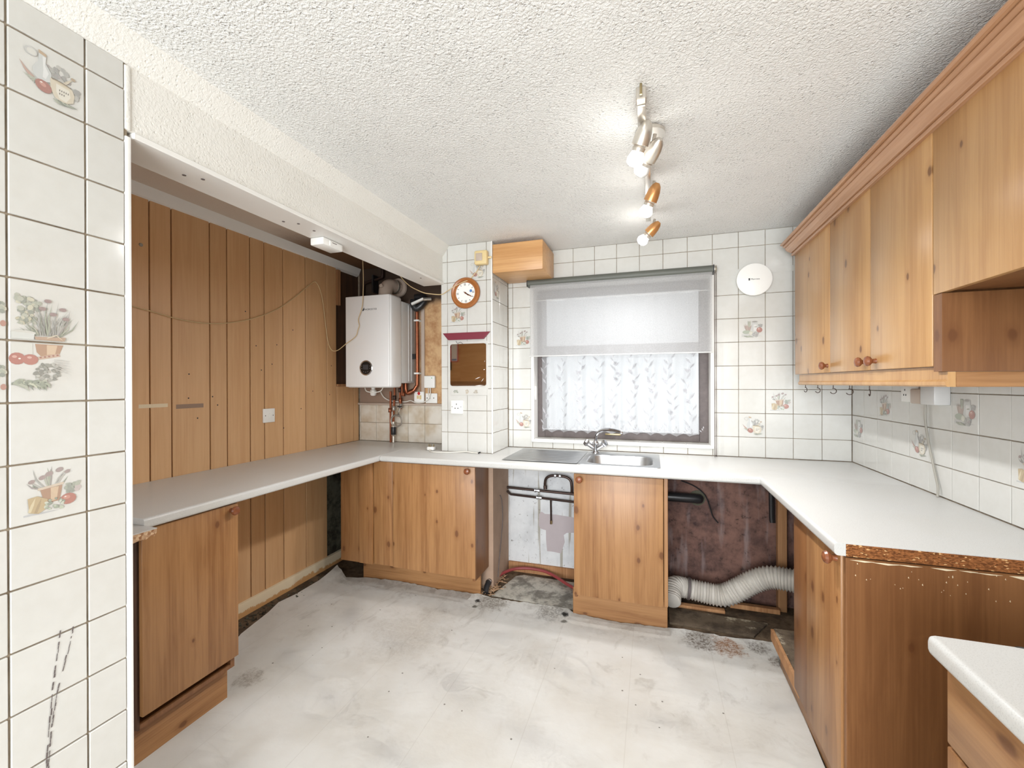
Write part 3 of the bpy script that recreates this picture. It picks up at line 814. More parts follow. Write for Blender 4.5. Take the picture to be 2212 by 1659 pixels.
for (y, x) in ((-2.02, -0.78), (-1.98, -0.75), (-1.60, -0.80), (-1.56, -0.76), (-1.47, -0.76), (-0.55, -0.75)):
    mesh('screw_head', MB().lathe([(0, 0), (0.006, 0.0005), (0.006, 0.003)], (x, y, 2.066), (0, 0, 1), 8), M['frame_grey'], beam)

# alcove wall lined with tongue-and-groove boards, each board its own object
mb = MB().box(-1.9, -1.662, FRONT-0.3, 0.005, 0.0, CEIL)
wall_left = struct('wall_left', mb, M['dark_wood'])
bl = [-4.9, -4.72, -4.6, -4.4, -4.29, -4.12, -4.0, -3.85, -3.66, -3.52, -3.40, -3.2, -3.06, -2.94, -2.78, -2.6, -2.46, -2.36, -2.23, -2.10, -1.98, -1.86, -1.73, -1.58, -1.479, -1.279, -1.177, -1.028, -0.926, -0.780, -0.585, -0.378, -0.272, -0.07, -0.006]
for a, b in zip(bl, bl[1:]):
    zb = 0.083
    if a > -0.40: zb = 0.912
    zt = 1.362 if a > -0.28 else 2.30
    mesh('plank', MB().box(-1.662, -1.65+rs.uniform(-0.0004, 0.0004), a+0.0028, b-0.0028, zb, zt, 0.002, 1, edges=lambda c, d: c.x > -1.655 and abs(d.z) > 0.9), M['plank'], wall_left)
mb = MB()
for (y, z) in ((-1.266, 1.313), (-1.394, 1.436), (-1.237, 1.265), (-0.832, 1.638), (-0.987, 1.619), (-1.397, 1.309), (-0.87, 1.51), (-0.95, 1.47), (-0.70, 1.75), (-0.33, 1.52), (-0.35, 1.30), (-0.52, 1.33), (-0.63, 1.21), (-1.35, 1.20), (-0.78, 1.09), (-1.06, 1.82)):
    mb.lathe([(0, 0), (0.0042, 0), (0.0035, 0.0006), (0, 0.0006)], (-1.6494, y, z), (1, 0, 0), 7)
e = mesh('nail_holes', mb, M['dark_plastic'], wall_left, smooth=0); e['kind'] = 'stuff'
mesh('batten', MB().box(-1.662, -1.640, -0.268, -0.235, 1.995, 2.27), M['timber'], wall_left)
mesh('batten', MB().box(-1.662, -1.638, -0.27, -0.008, 1.363, 1.380), M['timber'], wall_left)
mesh('tape_residue', MB().box(-1.6496, -1.6488, -1.46, -1.318, 1.256, 1.278), M['tan_plaster'], wall_left)
mesh('tape_residue', MB().box(-1.6496, -1.6488, -1.63, -1.50, 1.268, 1.286), M['skirting'], wall_left)
mesh('plug_hole', MB().lathe([(0, 0), (0.009, 0), (0.008, 0.003), (0, 0.003)], (-1.6496, -1.617, 2.051), (1, 0, 0), 10), M['braid'], wall_left)
mesh('damp_plaster', MB().box(-1.664, -1.655, -0.40, -0.004, 0.0, 0.90), M['damp'], wall_left)
mb = MB().prism([(-1.662, 2.272), (-1.640, 2.285), (-1.62, CEIL), (-1.662, CEIL)], 'y', FRONT, -0.01)
struct('trim_2', mb, M['white_paint'])
mb = MB().box(-1.662, -1.632, -2.2, -0.004, 0.0, 0.083, 0.004, 2, edges=lambda c, d: c.z > 0.08 and c.x > -1.64)
struct('baseboard_left', mb, M['skirting'])

# rear of the room, with an unseen opening added for the fill light
mb = MB().holed(-1.9, 2.05, 0, CEIL, -1.6, 1.72, 0.06, 2.30, 'y', FRONT-0.3, FRONT-0.15)
struct('wall_rear', mb, M['white_paint'])

# ------------------------------------------------------------------ window
win = thing('window_1', (0.45, 0.13, WZ0), 'dark weathered wooden window with a wide lower pane and a shallow top pane', 'window')
win['kind'] = 'structure'
fx0, fx1, fz0, fz1 = WX0+0.014, WX1-0.014, WZ0+0.016, WZ1-0.014
for (a, b, c, d) in ((fx0, fx0+0.055, fz0, fz1), (fx1-0.055, fx1, fz0, fz1), (fx0+0.055, fx1-0.055, fz0, fz0+0.05), (fx0+0.055, fx1-0.055, fz1-0.055, fz1), (fx0+0.055, fx1-0.055, 1.585, 1.655)):
    mesh('frame_member', MB().box(a, b, 0.10, 0.165, c, d, 0.004, 2), M['frame_grey'], win)
mesh('pane', MB().box(fx0+0.05, fx1-0.05, 0.130, 0.134, fz0+0.045, 1.59), M['pane'], win)
mesh('pane', MB().box(fx0+0.05, fx1-0.05, 0.130, 0.134, 1.65, fz1-0.05), M['pane'], win)
mesh('window_handle', MB().box(0.36, 0.47, 0.085, 0.10, fz0+0.030, fz0+0.042, 0.003, 2), M['brass'], win)
mesh('catch', MB().box(WX0+0.0125, WX0+0.022, 0.02, 0.035, 1.26, 1.36, 0.003, 2), M['white_paint'], win)

# net curtain in soft folds with a scalloped hem
net = thing('net_curtain', (0.43, 0.06, 1.03), 'white net curtain with leaf embroidery hanging inside the window', 'curtain')
NX, NZ = 260, 24
def net_y(x): return 0.060 + 0.016*math.sin(x*44) + 0.006*math.sin(x*97+1.0) + 0.006*math.sin(x*19+2)
mb = MB(); g = []
for i in range(NX+1):
    x = -0.095 + 1.065*i/NX; col = []
    hem = 1.022 + 0.016*abs(math.sin((x+0.1)*PI/0.085))
    for j in range(NZ+1):
        f = j/NZ; col.append(mb.bm.verts.new((x + 0.004*math.sin(x*60)*(1-f), net_y(x)*(1-0.25*f)+0.015*f, hem + (1.985-hem)*f)))
    g.append(col)
for i in range(NX):
    for j in range(NZ): mb._f([g[i][j], g[i+1][j], g[i+1][j+1], g[i][j+1]])
mesh('net_fabric', mb, M['net'], net, smooth=3.0)
mb = MB(); rl = random.Random(21)
def leaf(x, z, L, a, w):
    ca, sa = math.cos(a), math.sin(a); P = []
    for (u, v) in ((0, 0), (0.5, w), (1, 0), (0.5, -w)):
        xx, zz = x + L*(u*ca - v*sa), z + L*(u*sa + v*ca)
        P.append(mb.bm.verts.new((xx, net_y(xx)*(1-0.25*(zz-1.02)/0.96)+0.015*(zz-1.02)/0.96-0.0015, zz)))
    mb._f(P)
for s in range(9):
    x = -0.06 + s*0.122; z = 1.08; dirn = 1
    while z < 1.62:
        x2 = x + 0.018*math.sin(z*16+s)
        leaf(x2, z, rl.uniform(0.045, 0.07), PI/2 + dirn*rl.uniform(0.4, 0.8), 0.13); dirn = -dirn
        if rl.random() < 0.2: leaf(x2, z, 0.03, PI/2+2.2*dirn, 0.4); leaf(x2, z, 0.03, PI/2+2.8*dirn, 0.4)
        z += rl.uniform(0.03, 0.044)
for s in range(13):
    xs = -0.055 + s*0.085
    for k in range(9):
        a = PI*k/8; leaf(xs+0.036*math.cos(a), 1.075-0.03*math.sin(a), 0.02, a+PI/2, 0.22)
e = mesh('embroidery', mb, M['lace'], net, smooth=0); e['kind'] = 'stuff'
mesh('curtain_wire', MB().tube([(-0.13, 0.03, 1.985), (1.03, 0.03, 1.985)], 0.003, 6), M['white_plastic'], net)

# roller blind
bl_ = thing('roller_blind', (0.45, -0.03, 2.10), 'grey translucent roller blind half drawn over the window', 'blind')
mesh('blind_tube', MB().lathe([(0.0, 0), (0.026, 0), (0.026, 1.215), (0.0, 1.215)], (-0.168, -0.040, 2.100), (1, 0, 0), 20), M['blind_case'], bl_)
mb = MB(); g = []
for i in range(41):
    x = -0.150 + 1.192*i/40
    g.append([mb.bm.verts.new((x, -0.058 + 0.0025*math.sin(x*7)*(k/12), 2.095 - (2.095-1.575)*k/12)) for k in range(13)])
for i in range(40):
    for k in range(12): mb._f([g[i][k], g[i+1][k], g[i+1][k+1], g[i][k+1]])
mesh('blind_fabric', mb, M['blind'], bl_, smooth=3.0)
mesh('bottom_bar', MB().box(-0.158, 1.044, -0.063, -0.053, 1.570, 1.578, 0.003, 2), M['body_grey'], bl_)
mesh('bracket', MB().box(-0.174, -0.168, -0.065, 0.0, 2.075, 2.125), M['dark_plastic'], bl_)
mesh('bracket', MB().box(1.047, 1.053, -0.065, 0.0, 2.075, 2.125), M['dark_plastic'], bl_)
mesh('chain_wheel', MB().lathe([(0, 0), (0.024, 0), (0.026, 0.006), (0.018, 0.010), (0.026, 0.014), (0.0, 0.02)], (1.053, -0.040, 2.10), (1, 0, 0), 16), M['lamp_steel'], bl_)
mb = MB()
for sgn in (-1, 1):
    mb.tube([(1.062+0.006*sgn, -0.040+0.01*sgn, 2.10-0.11*k) for k in range(12)], [0.0022 if k % 2 else 0.0016 for k in range(12)], 5)
mb.tube([(1.056, -0.05, 0.92), (1.062, -0.04, 0.917), (1.068, -0.03, 0.92)], 0.002, 5)
ch = mesh('chain', mb, M['dark_pipe'], bl_); ch['kind'] = 'stuff'

# ------------------------------------------------------------------ vinyl sheet on the floor
def interp(tab, v):
    if v <= tab[0][0]: return tab[0][1]
    for (a, fa), (b, fb) in zip(tab, tab[1:]):
        if v <= b: return fa + (fb-fa)*(v-a)/(b-a)
    return tab[-1][1]
yBt = [(-1.56, -0.50), (-1.513, -0.439), (-1.46, -0.455), (-1.397, -0.497), (-1.256, -0.452), (-1.0, -0.446), (-0.374, -0.450), (-0.30, -0.462), (0.0, -0.452), (0.20, -0.455), (0.235, -0.497), (0.74, -0.497), (0.77, -0.482), (1.0, -0.472), (1.333, -0.458)]
xLt = [(-4.9, -0.695), (-2.217, -0.695), (-2.20, -1.105), (-1.62, -1.105), (-1.60, -1.20), (-1.50, -1.27), (-1.271, -1.461), (-1.1, -1.50), (-0.886, -1.557), (-0.44, -1.513)]
xRt = [(-4.9, 1.24), (-1.545, 1.24), (-1.53, 1.262), (-1.2, 1.262), (-1.0, 1.268), (-0.72, 1.300), (-0.634, 1.300), (-0.458, 1.335)]
mb = MB(); g = []; NI, NJ = 110, 150; rv = random.Random(2)
jag = [rv.gauss(0, 0.0035) for _ in range(NI+1)]
for j in range(NJ+1):
    t = (j/NJ)
    y0 = -4.9 + (4.9-0.455)*(1-(1-t)**1.7)
    row = []
    for i in range(NI+1):
        s = i/NI
        xl, xr = interp(xLt, y0), interp(xRt, y0); x = xl + (xr-xl)*s
        yb = interp(yBt, x) + jag[i]
        y = -4.9 + (yb+4.9)*(1-(1-t)**1.7)
        z = 0.0035 + 0.0022*math.sin(x*5+y*3)*math.sin(y*4.1-x*2) + 0.0022
        d = min(yb-y, 1); ll = (x-xl)
        if d < 0.10: z += 0.012*(1-d/0.10)**2*(0.35+0.65*abs(math.sin(x*5.3+0.6)))
        if y > -1.6 and ll < 0.12: z += 0.014*(1-ll/0.12)**2*abs(math.sin(y*4.0))
        if x < -1.40 and y > -0.62: z += 0.03*max(0, 1-math.hypot(x+1.513, y+0.44)/0.16)
        row.append(mb.bm.verts.new((x, y, z)))
    g.append(row)
for j in range(NJ):
    for i in range(NI): mb._f([g[j][i], g[j][i+1], g[j+1][i+1], g[j+1][i]])
r = bmesh.ops.solidify(mb.bm, geom=mb.bm.faces[:], thickness=0.0018)
vs_ = mesh('vinyl_flooring', mb, M['vinyl'], smooth=1.0)
tag(vs_, 'large stained off-white vinyl sheet with ragged edges covering the middle of the floor', 'vinyl flooring', kind='thing')
mb = MB().prism([(-0.316, -0.42), (-0.25, -0.10), (-0.20, -0.065), (0.21, -0.075), (0.222, -0.43), (0.1, -0.432), (-0.1, -0.425)], 'z', 0.0012, 0.004)
o = mesh('vinyl_offcut', mb, M['dirty_sheet'], org=(-0.05, -0.25, 0.0))
tag(o, 'grimy grey vinyl offcut on the floor of the bay with the pipes', 'vinyl offcut')
mb = MB().prism([(1.31, -0.60), (1.352, -0.70), (1.30, -0.93), (1.272, -0.985), (1.285, -0.80), (1.306, -0.70)], 'z', 0.0012, 0.004)
o = mesh('vinyl_strip', mb, M['vinyl'], org=(1.31, -0.75, 0.0))
tag(o, 'narrow torn vinyl strip on the floor before the right-hand corner post', 'vinyl strip')

# ------------------------------------------------------------------ worktops
WT0, WT1 = 0.872, 0.910
mb = MB().box(-1.648, -1.020, -1.995, -0.006, WT0, WT1, 0.011, 4, edges=lambda c, d: c.x > -1.03 and abs(d.y) > 0.9)
# the front ends where the sink run begins
o = mesh('worktop', mb, M['laminate'], org=(-1.33, -1.0, WT0))
tag(o, 'white speckled worktop running along the wood-panelled wall under the boiler', 'worktop')
mb = MB().holed(-1.018, 1.798, -0.620, -0.006, 0.297, 0.690, -0.500, -0.165, 'z', WT0, WT1)
es = [e for e in mb.bm.edges if all(abs(v.co.y+0.62) < 1e-4 for v in e.verts) and abs(e.verts[0].co.z-e.verts[1].co.z) < 1e-4]
bmesh.ops.bevel(mb.bm, geom=es, offset=0.011, segments=4, profile=0.5, affect='EDGES')
o = mesh('worktop', mb, M['laminate'], org=(0.4, -0.3, WT0))
tag(o, 'white speckled worktop with the steel sink, below the window', 'worktop')
wt = thing('worktop', (1.49, -1.1, WT0), 'white speckled worktop with a raw chipboard end against the right tiled wall', 'worktop')
mesh('laminate_top', MB().box(1.186, 1.798, -1.536, -0.6215, WT0+0.001, WT1+0.0005, 0.011, 4, edges=lambda c, d: c.x < 1.2 and abs(d.y) > 0.9), M['laminate'], wt)
mesh('chipboard_end', MB().box(1.215, 1.798, -1.5375, -1.5362, WT0+0.001, WT1-0.0015), M['chipboard'], wt, label='raw brown chipboard end')
wt = thing('worktop', (1.48, -2.5, WT0), 'white speckled worktop with black scorch marks in the lower right foreground', 'worktop')
mb = MB().box(1.165, 1.798, -3.2, -2.022, WT0, WT1, 0.012, 4, edges=lambda c, d: c.x < 1.17 or c.y > -2.03 and c.x < 1.7)
mesh('laminate_top', mb, M['laminate'], wt)
mb = MB(); rk = random.Random(8)
for (cx, cy, L, a, w) in ((1.295, -2.150, 0.075, -0.5, 0.010), (1.285, -2.165, 0.05, -0.4, 0.007), (1.318, -2.165, 0.05, -0.9, 0.008), (1.275, -2.145, 0.03, -0.2, 0.005), (1.315, -2.065, 0.012, 0.3, 0.006), (1.325, -2.055, 0.012, 0.1, 0.005), (1.30, -2.03, 0.02, 0.0, 0.004)):
    n = 12; P = []
    for k in range(n):
        t = 2*PI*k/n; u = L/2*math.cos(t)*rk.uniform(0.75, 1.15); v = w/2*math.sin(t)*rk.uniform(0.6, 1.3)
        P.append((cx+u*math.cos(a)-v*math.sin(a), cy+u*math.sin(a)+v*math.cos(a)))
    mb.prism(P, 'z', WT1-0.0003, WT1+0.0004)
e = mesh('scorch_marks', mb, M['dark_plastic'], wt, smooth=0); e['kind'] = 'stuff'
o_wt = thing('worktop_offcut', (-1.1, -2.1, 0.855), 'broken chipboard offcut edge sticking out beside the tiled partition wall', 'offcut')
mesh('laminate_top', MB().box(-1.60, -0.952, -2.205, -1.9965, 0.884, 0.887), M['laminate'], o_wt)
pf = [(-1.9967, 0.884), (-1.9967, 0.872), (-2.004, 0.860), (-2.015, 0.866), (-2.03, 0.857), (-2.05, 0.860), (-2.075, 0.856), (-2.205, 0.856), (-2.205, 0.884)]
mesh('broken_chipboard', MB().prism(pf, 'x', -1.60, -0.953), M['pale_chip'], o_wt)

# ------------------------------------------------------------------ sink and tap
sk = thing('sink', (0.26, -0.3, WT1), 'stainless steel inset sink with ribbed drainer and one bowl', 'sink')
SZ = WT1+0.0005
mb = MB()
sx0, sx1, sy0, sy1 = -0.200, 0.722, -0.540, -0.060
def rr(x0, x1, y0, y1, r, n=5):
    out = []
    for cx, cy, a0 in ((x1-r, y1-r, 0), (x0+r, y1-r, PI/2), (x0+r, y0+r, PI), (x1-r, y0+r, 3*PI/2)):
        for k in range(n+1):
            a = a0 + PI/2*k/n; out.append((cx+r*math.cos(a), cy+r*math.sin(a)))
    return out
# flange around the bowl (right part)
outer = rr(0.262, sx1, sy0, sy1, 0.02); rim = rr(0.300, 0.684, -0.495, -0.170, 0.085)
def ringm(P, z): return [mb.bm.verts.new((p[0], p[1], z)) for p in P]
loops = [ringm(outer, SZ), ringm(outer, SZ+0.003), ringm(rr(0.270, sx1-0.008, sy0+0.008, sy1-0.008, 0.02), SZ+0.005), ringm(rr(0.292, 0.692, -0.503, -0.162, 0.092), SZ+0.004), ringm(rim, SZ+0.001)]
for zz, k in ((-0.004, 0.004), (-0.13, 0.02), (-0.155, 0.045)):
    loops.append(ringm(rr(0.300+k, 0.684-k, -0.495+k, -0.170-k, max(0.085-k*0.5, 0.04)), SZ+zz))
for a, b in zip(loops, loops[1:]):
    n = len(a)
    for k in range(n): mb._f([a[k], a[(k+1) % n], b[(k+1) % n], b[k]])
mb._f(loops[-1])
mesh('bowl', mb, M['steel'], sk, smooth=0.9)
mb = MB(); prof = []
# drainer: corrugated across y
ys = [sy0 + (sy1-sy0)*k/96 for k in range(97)]
top = []
for y in ys:
    f = (y-sy0)/(sy1-sy0)
    z = SZ+0.0045
    if 0.10 < f < 0.90: z = SZ+0.0015 + 0.0055*max(0.0, math.sin((f-0.10)/0.80*2*PI*7))**2.0
    top.append((y, z))
NXd = 12; G = []
for i in range(NXd+1):
    x = sx0 + (0.262-sx0)*i/NXd; fx = min(1, min(i, NXd-i)/2.0)
    G.append([mb.bm.verts.new((x, y, (SZ+0.0045)*(1-fx)+z*fx)) for y, z in top])
for i in range(NXd):
    for k in range(96): mb._f([G[i][k], G[i+1][k], G[i+1][k+1], G[i][k+1]])
mesh('drainer', mb, M['steel'], sk, smooth=0.9)
mesh('drain_plug', MB().lathe([(0, 0), (0.035, 0), (0.03, 0.004), (0.008, 0.006), (0, 0.006)], (0.492, -0.33, SZ-0.154), (0, 0, 1), 18), M['chrome'], sk)
tp = thing('kitchen_tap', (0.318, -0.115, WT1+0.004), 'chrome mixer tap with a curved spout behind the sink bowl', 'tap')
tx, ty, tz = 0.318, -0.115, WT1+0.0045
mesh('tap_body', MB().lathe([(0.0, 0), (0.027, 0), (0.027, 0.006), (0.02, 0.012), (0.018, 0.05), (0.022, 0.065), (0.014, 0.08), (0.0, 0.083)], (tx, ty, tz), (0, 0, 1), 18), M['chrome'], tp)
mesh('spout', MB().tube(spline([(tx, ty, tz+0.06), (tx+0.004, ty-0.005, tz+0.11), (tx+0.03, ty-0.03, tz+0.148), (tx+0.09, ty-0.07, tz+0.165), (tx+0.165, ty-0.12, tz+0.158), (tx+0.178, ty-0.127, tz+0.148)], 6), 0.0105, 10), M['chrome'], tp)
for s in (-1, 1):
    d = Vector((s*0.8, -0.15, 0.55)).normalized(); p0 = Vector((tx, ty, tz+0.025))
    v = mesh('valve', MB().tube([p0, p0+d*0.065], 0.015, 10), M['chrome'], tp)
    mesh('tap_handle', MB().lathe([(0.0, 0), (0.018, 0), (0.026, 0.008), (0.026, 0.016), (0.02, 0.028), (0.0, 0.031)], p0+d*0.06, d, 6), M['chrome'], v)

# ------------------------------------------------------------------ base cabinets
KP = [(0.0, 0.0), (0.010, 0.0), (0.0085, 0.006), (0.0085, 0.012), (0.017, 0.019), (0.0195, 0.026), (0.016, 0.033), (0.007, 0.0365), (0.0, 0.037)]
def knob(parent, p, d): return mesh('knob', MB().lathe(KP, p, d, 20), M['knob'], parent)
B = 0.003
# left cabinet beside the partition
c1 = thing('base_cabinet', (-1.3, -1.8, 0.0), 'pine base cabinet beside the tiled partition under the left worktop', 'base cabinet')
d = mesh('door', MB().box(-1.058, -1.040, -1.990, -1.617, 0.202, 0.866, B, 2), M['pine_z'], c1)
knob(d, (-1.040, -1.650, 0.842), (1, 0, 0))
mesh('plinth', MB().box(-1.118, -1.100, -2.0, -1.622, 0.0, 0.150, 0.002, 1), M['pine_y'], c1)
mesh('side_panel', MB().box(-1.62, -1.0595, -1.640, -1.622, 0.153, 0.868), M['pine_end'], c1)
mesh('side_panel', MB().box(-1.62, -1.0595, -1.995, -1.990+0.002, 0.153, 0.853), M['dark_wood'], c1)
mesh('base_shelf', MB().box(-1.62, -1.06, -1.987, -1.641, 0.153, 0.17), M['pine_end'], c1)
# corner cabinet
c2 = thing('base_cabinet', (-0.85, -0.4, 0.0), 'wide pine corner base cabinet left of the open pipe bay', 'base cabinet')
YF = -0.590
d = mesh('door', MB().box(-0.940, -0.358, YF, YF+0.018, 0.178, 0.866, B, 2), M['pine_z'], c2)
knob(d, (-0.402, YF, 0.842), (0, -1, 0))
mesh('filler_panel', MB().box(-1.090, -0.944, YF+0.004, YF+0.020, 0.180, 0.866, B, 2), M['pine_z'], c2)
mesh('corner_post', MB().box(-1.196, -1.093, YF-0.012, YF+0.018, 0.180, 0.866, 0.004, 2), M['pine_z'], c2)
mesh('blank_panel', MB().box(-1.398, -1.20, -0.535, -0.517, 0.150, 0.866, B, 2), M['pine_z'], c2)
mesh('plinth', MB().box(-1.284, -0.384, -0.440, -0.424, 0.0, 0.150, 0.002, 1), M['pine_x'], c2)
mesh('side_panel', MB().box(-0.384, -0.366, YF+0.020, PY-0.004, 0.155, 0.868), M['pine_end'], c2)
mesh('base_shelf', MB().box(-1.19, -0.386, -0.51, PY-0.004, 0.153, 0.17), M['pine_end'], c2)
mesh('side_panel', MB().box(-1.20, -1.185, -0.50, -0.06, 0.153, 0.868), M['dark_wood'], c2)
# sink cabinet
c3 = thing('base_cabinet', (0.5, -0.35, 0.0), 'narrow pine base cabinet under the sink bowl between the two open bays', 'base cabinet')
d = mesh('door', MB().box(0.252, 0.734, YF, YF+0.018, 0.175, 0.866, B, 2), M['pine_z'], c3)
knob(d, (0.285, YF, 0.836), (0, -1, 0))
mesh('end_stile', MB().box(0.737, 0.757, YF+0.004, -0.05, 0.178, 0.868, 0.002, 1), M['pine_z'], c3)
mesh('plinth', MB().box(0.228, 0.757, -0.492, -0.474, 0.0, 0.172, 0.002, 1), M['pine_x'], c3)
mesh('side_panel', MB().box(0.252, 0.268, YF+0.020, -0.05, 0.155, 0.868), M['pine_end'], c3)
mesh('base_shelf', MB().box(0.27, 0.735, -0.56, -0.05, 0.176, 0.19), M['pine_end'], c3)
# right cabinet with the big end panel
c4 = thing('base_cabinet', (1.5, -1.3, 0.0), 'pine base cabinet with a knotty end panel under the right worktop', 'base cabinet')
XF = 1.210
d = mesh('door', MB().box(XF, XF+0.018, -1.512, -1.213, 0.168, 0.866, B, 2), M['pine_z'], c4)
knob(d, (XF, -1.482, 0.846), (-1, 0, 0))
mesh('corner_post', MB().box(XF+0.006, XF+0.03, -1.209, -1.045, 0.160, 0.868, 0.003, 2), M['pine_end'], c4)
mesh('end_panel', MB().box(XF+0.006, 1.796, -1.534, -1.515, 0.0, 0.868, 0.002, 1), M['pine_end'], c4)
mb = MB(); rk = random.Random(33); gx = 1.225
while gx < 1.79:
    L_ = rk.uniform(0.02, 0.09); zc = 0.8655 - 0.004*rk.random(); h_ = rk.uniform(0.0008, 0.003) + (0.006 if gx > 1.53 else 0)
    mb.prism([(gx, zc), (gx+L_*0.5, zc+h_*0.4), (gx+L_, zc), (gx+L_*0.6, zc-h_*1.4)], 'y', -1.5352, -1.534); gx += L_*rk.uniform(0.7, 1.3)
for k in range(26):
    x, z = rk.uniform(1.23, 1.6), rk.uniform(0.79, 0.862); r_ = rk.uniform(0.0008, 0.002)
    mb.prism([(x, z), (x+r_, z+r_*2), (x+r_*1.6, z-r_)], 'y', -1.5348, -1.534)
e = mesh('glue_residue', mb, M['skirting'], c4, smooth=0); e['kind'] = 'stuff'
mesh('plinth', MB().box(1.268, 1.284, -1.512, -0.64, 0.0, 0.150, 0.002, 1), M['pine_y'], c4)
mesh('base_shelf', MB().box(1.245, 1.79, -1.512, -0.62, 0.152, 0.170), M['old_board'], c4)
mesh('shelf_rail', MB().box(1.232, 1.25, -1.04, -0.62, 0.115, 0.165), M['timber'], c4)
# cabinet in the right foreground
c5 = thing('base_cabinet', (1.5, -2.6, 0.0), 'pine drawer cabinet under the scorched foreground worktop', 'base cabinet')
d = mesh('drawer', MB().box(1.190, 1.208, -2.52, -2.036, 0.720, 0.866, B, 2), M['pine_y'], c5)
d = mesh('door', MB().box(1.190, 1.208, -2.52, -2.036, 0.168, 0.714, B, 2), M['pine_z'], c5)
mesh('side_panel', MB().box(1.2085, 1.79, -2.054, -2.036, 0.0, 0.868), M['pine_end'], c5)
mesh('plinth', MB().box(1.250, 1.266, -3.1, -2.056, 0.0, 0.150), M['pine_y'], c5)
mesh('divider', MB().box(1.209, 1.22, -3.1, -2.056, 0.7115, 0.7215), M['white_plastic'], c5)
d = mesh('door', MB().box(1.190, 1.208, -3.02, -2.524, 0.168, 0.866, B, 2), M['pine_z'], c5)

# ------------------------------------------------------------------ wall cabinets, cornice, pelmet
UX, UZ0, UZ1 = 1.480, 1.428, 2.138
def wall_cab(y0, y1, z0, label, doors):
    t = thing('wall_cabinet', (1.64, (y0+y1)/2, z0), label, 'wall cabinet')
    mesh('carcase', MB().box(UX+0.020, 1.797, y0+0.001, y1-0.001, z0+0.004, UZ1), M['pine_end'], t)
    for (a, b, ky) in doors:
        d = mesh('door', MB().box(UX, UX+0.019, a+0.0015, b-0.0015, z0, UZ1, B, 2), M['pine_sheen'], t)
        if ky is not None: knob(d, (UX, ky, z0+0.033), (-1, 0, 0))
    return t
wall_cab(-0.628, -0.105, UZ0, 'single-door pine wall cabinet nearest the window wall', [(-0.628, -0.105, -0.60)])
t = wall_cab(-1.4115, -0.629, UZ0, 'double-door pine wall cabinet with paired knobs above the right worktop', [(-1.024, -0.629, -0.985), (-1.4105, -1.024, -1.066)])
mesh('end_panel', MB().box(UX+0.002, 1.797, -1.452, -1.4125, 1.412, 1.6405), M['pine_end'], t)
t = wall_cab(-2.03, -1.4535, 1.642, 'shallow pine wall cabinet above the empty cooker space', [(-2.03, -1.4125, None)])
t = wall_cab(-2.6, -2.031, UZ0, 'pine wall cabinet over the foreground worktop', [(-2.6, -2.031, -2.07)])
cp = [(1.500, 2.130), (1.468, 2.130), (1.464, 2.134), (1.464, 2.140), (1.470, 2.145), (1.461, 2.147), (1.456, 2.152), (1.446, 2.156), (1.437, 2.164), (1.431, 2.174), (1.437, 2.177), (1.428, 2.179), (1.421, 2.183), (1.421, 2.187), (1.427, 2.190), (1.413, 2.192), (1.406, 2.197), (1.408, 2.203), (1.500, 2.203)]
mb = MB().prism(cp, 'y', -2.6, -0.095)
o = mesh('cornice', mb, M['cornice'], org=(1.46, -1.3, 2.118), smooth=0.45)
tag(o, 'moulded pine cornice along the top of the wall cabinets', 'cornice')
t = thing('pelmet', (1.5, -0.8, 1.367), 'pine light pelmet below the double-door wall cabinet', 'pelmet')
pp = [(1.492, 1.367), (1.488, 1.372), (1.488, 1.382), (1.494, 1.388), (1.494, 1.4255), (1.512, 1.4255), (1.512, 1.367)]
mesh('front_rail', MB().prism(pp, 'y', -1.411, -0.135), M['pine_sheen'], t)
pp2 = pp[:4] + [(1.494, 1.411), (1.512, 1.411), (1.512, 1.367)]
mesh('front_rail', MB().prism(pp2, 'y', -1.4545, -1.4115), M['pine_sheen'], t)
mesh('end_rail', MB().box(1.513, 1.797, -1.4545, -1.436, 1.367, 1.411, 0.002, 1), M['pine_x'], t)
# cup hooks screwed under the pelmet
hk = [(1.513, -0.175), (1.513, -0.365), (1.513, -0.570), (1.513, -0.750), (1.513, -0.935)]
hd = [0.3, 0.7, 1.0, 1.3, 2.6]
rank = ['nearest the window wall', 'second from the window wall', 'third from the window wall', 'fourth from the window wall', 'nearest the cooker space']
for (x, y), a, rkk in zip(hk, hd, rank):
    pts = [(x, y, 1.367), (x, y, 1.352)]
    for k in range(9):
        th = -0.3 + 4.6*k/8
        pts.append((x + 0.013*math.sin(th)*math.sin(a), y - 0.013*math.sin(th)*math.cos(a), 1.339+0.013*math.cos(th)))
    o = mesh('cup_hook', MB().tube(pts, 0.0018, 6), M['dark_pipe'], org=(x, y, 1.367))
    tag(o, 'dark metal cup hook under the pelmet, the one ' + rkk, 'hook', 'cup hooks under the pelmet')

# pine boxing at the top of the pillar
o = mesh('boxing', MB().box(PX1+0.005, 0.012, PY-0.002, -0.004, 2.118, 2.308, 0.003, 2), M['box_pine'], org=(-0.16, -0.17, 2.118))
tag(o, 'plain pine box fixed between the pillar and the window blind', 'boxing')

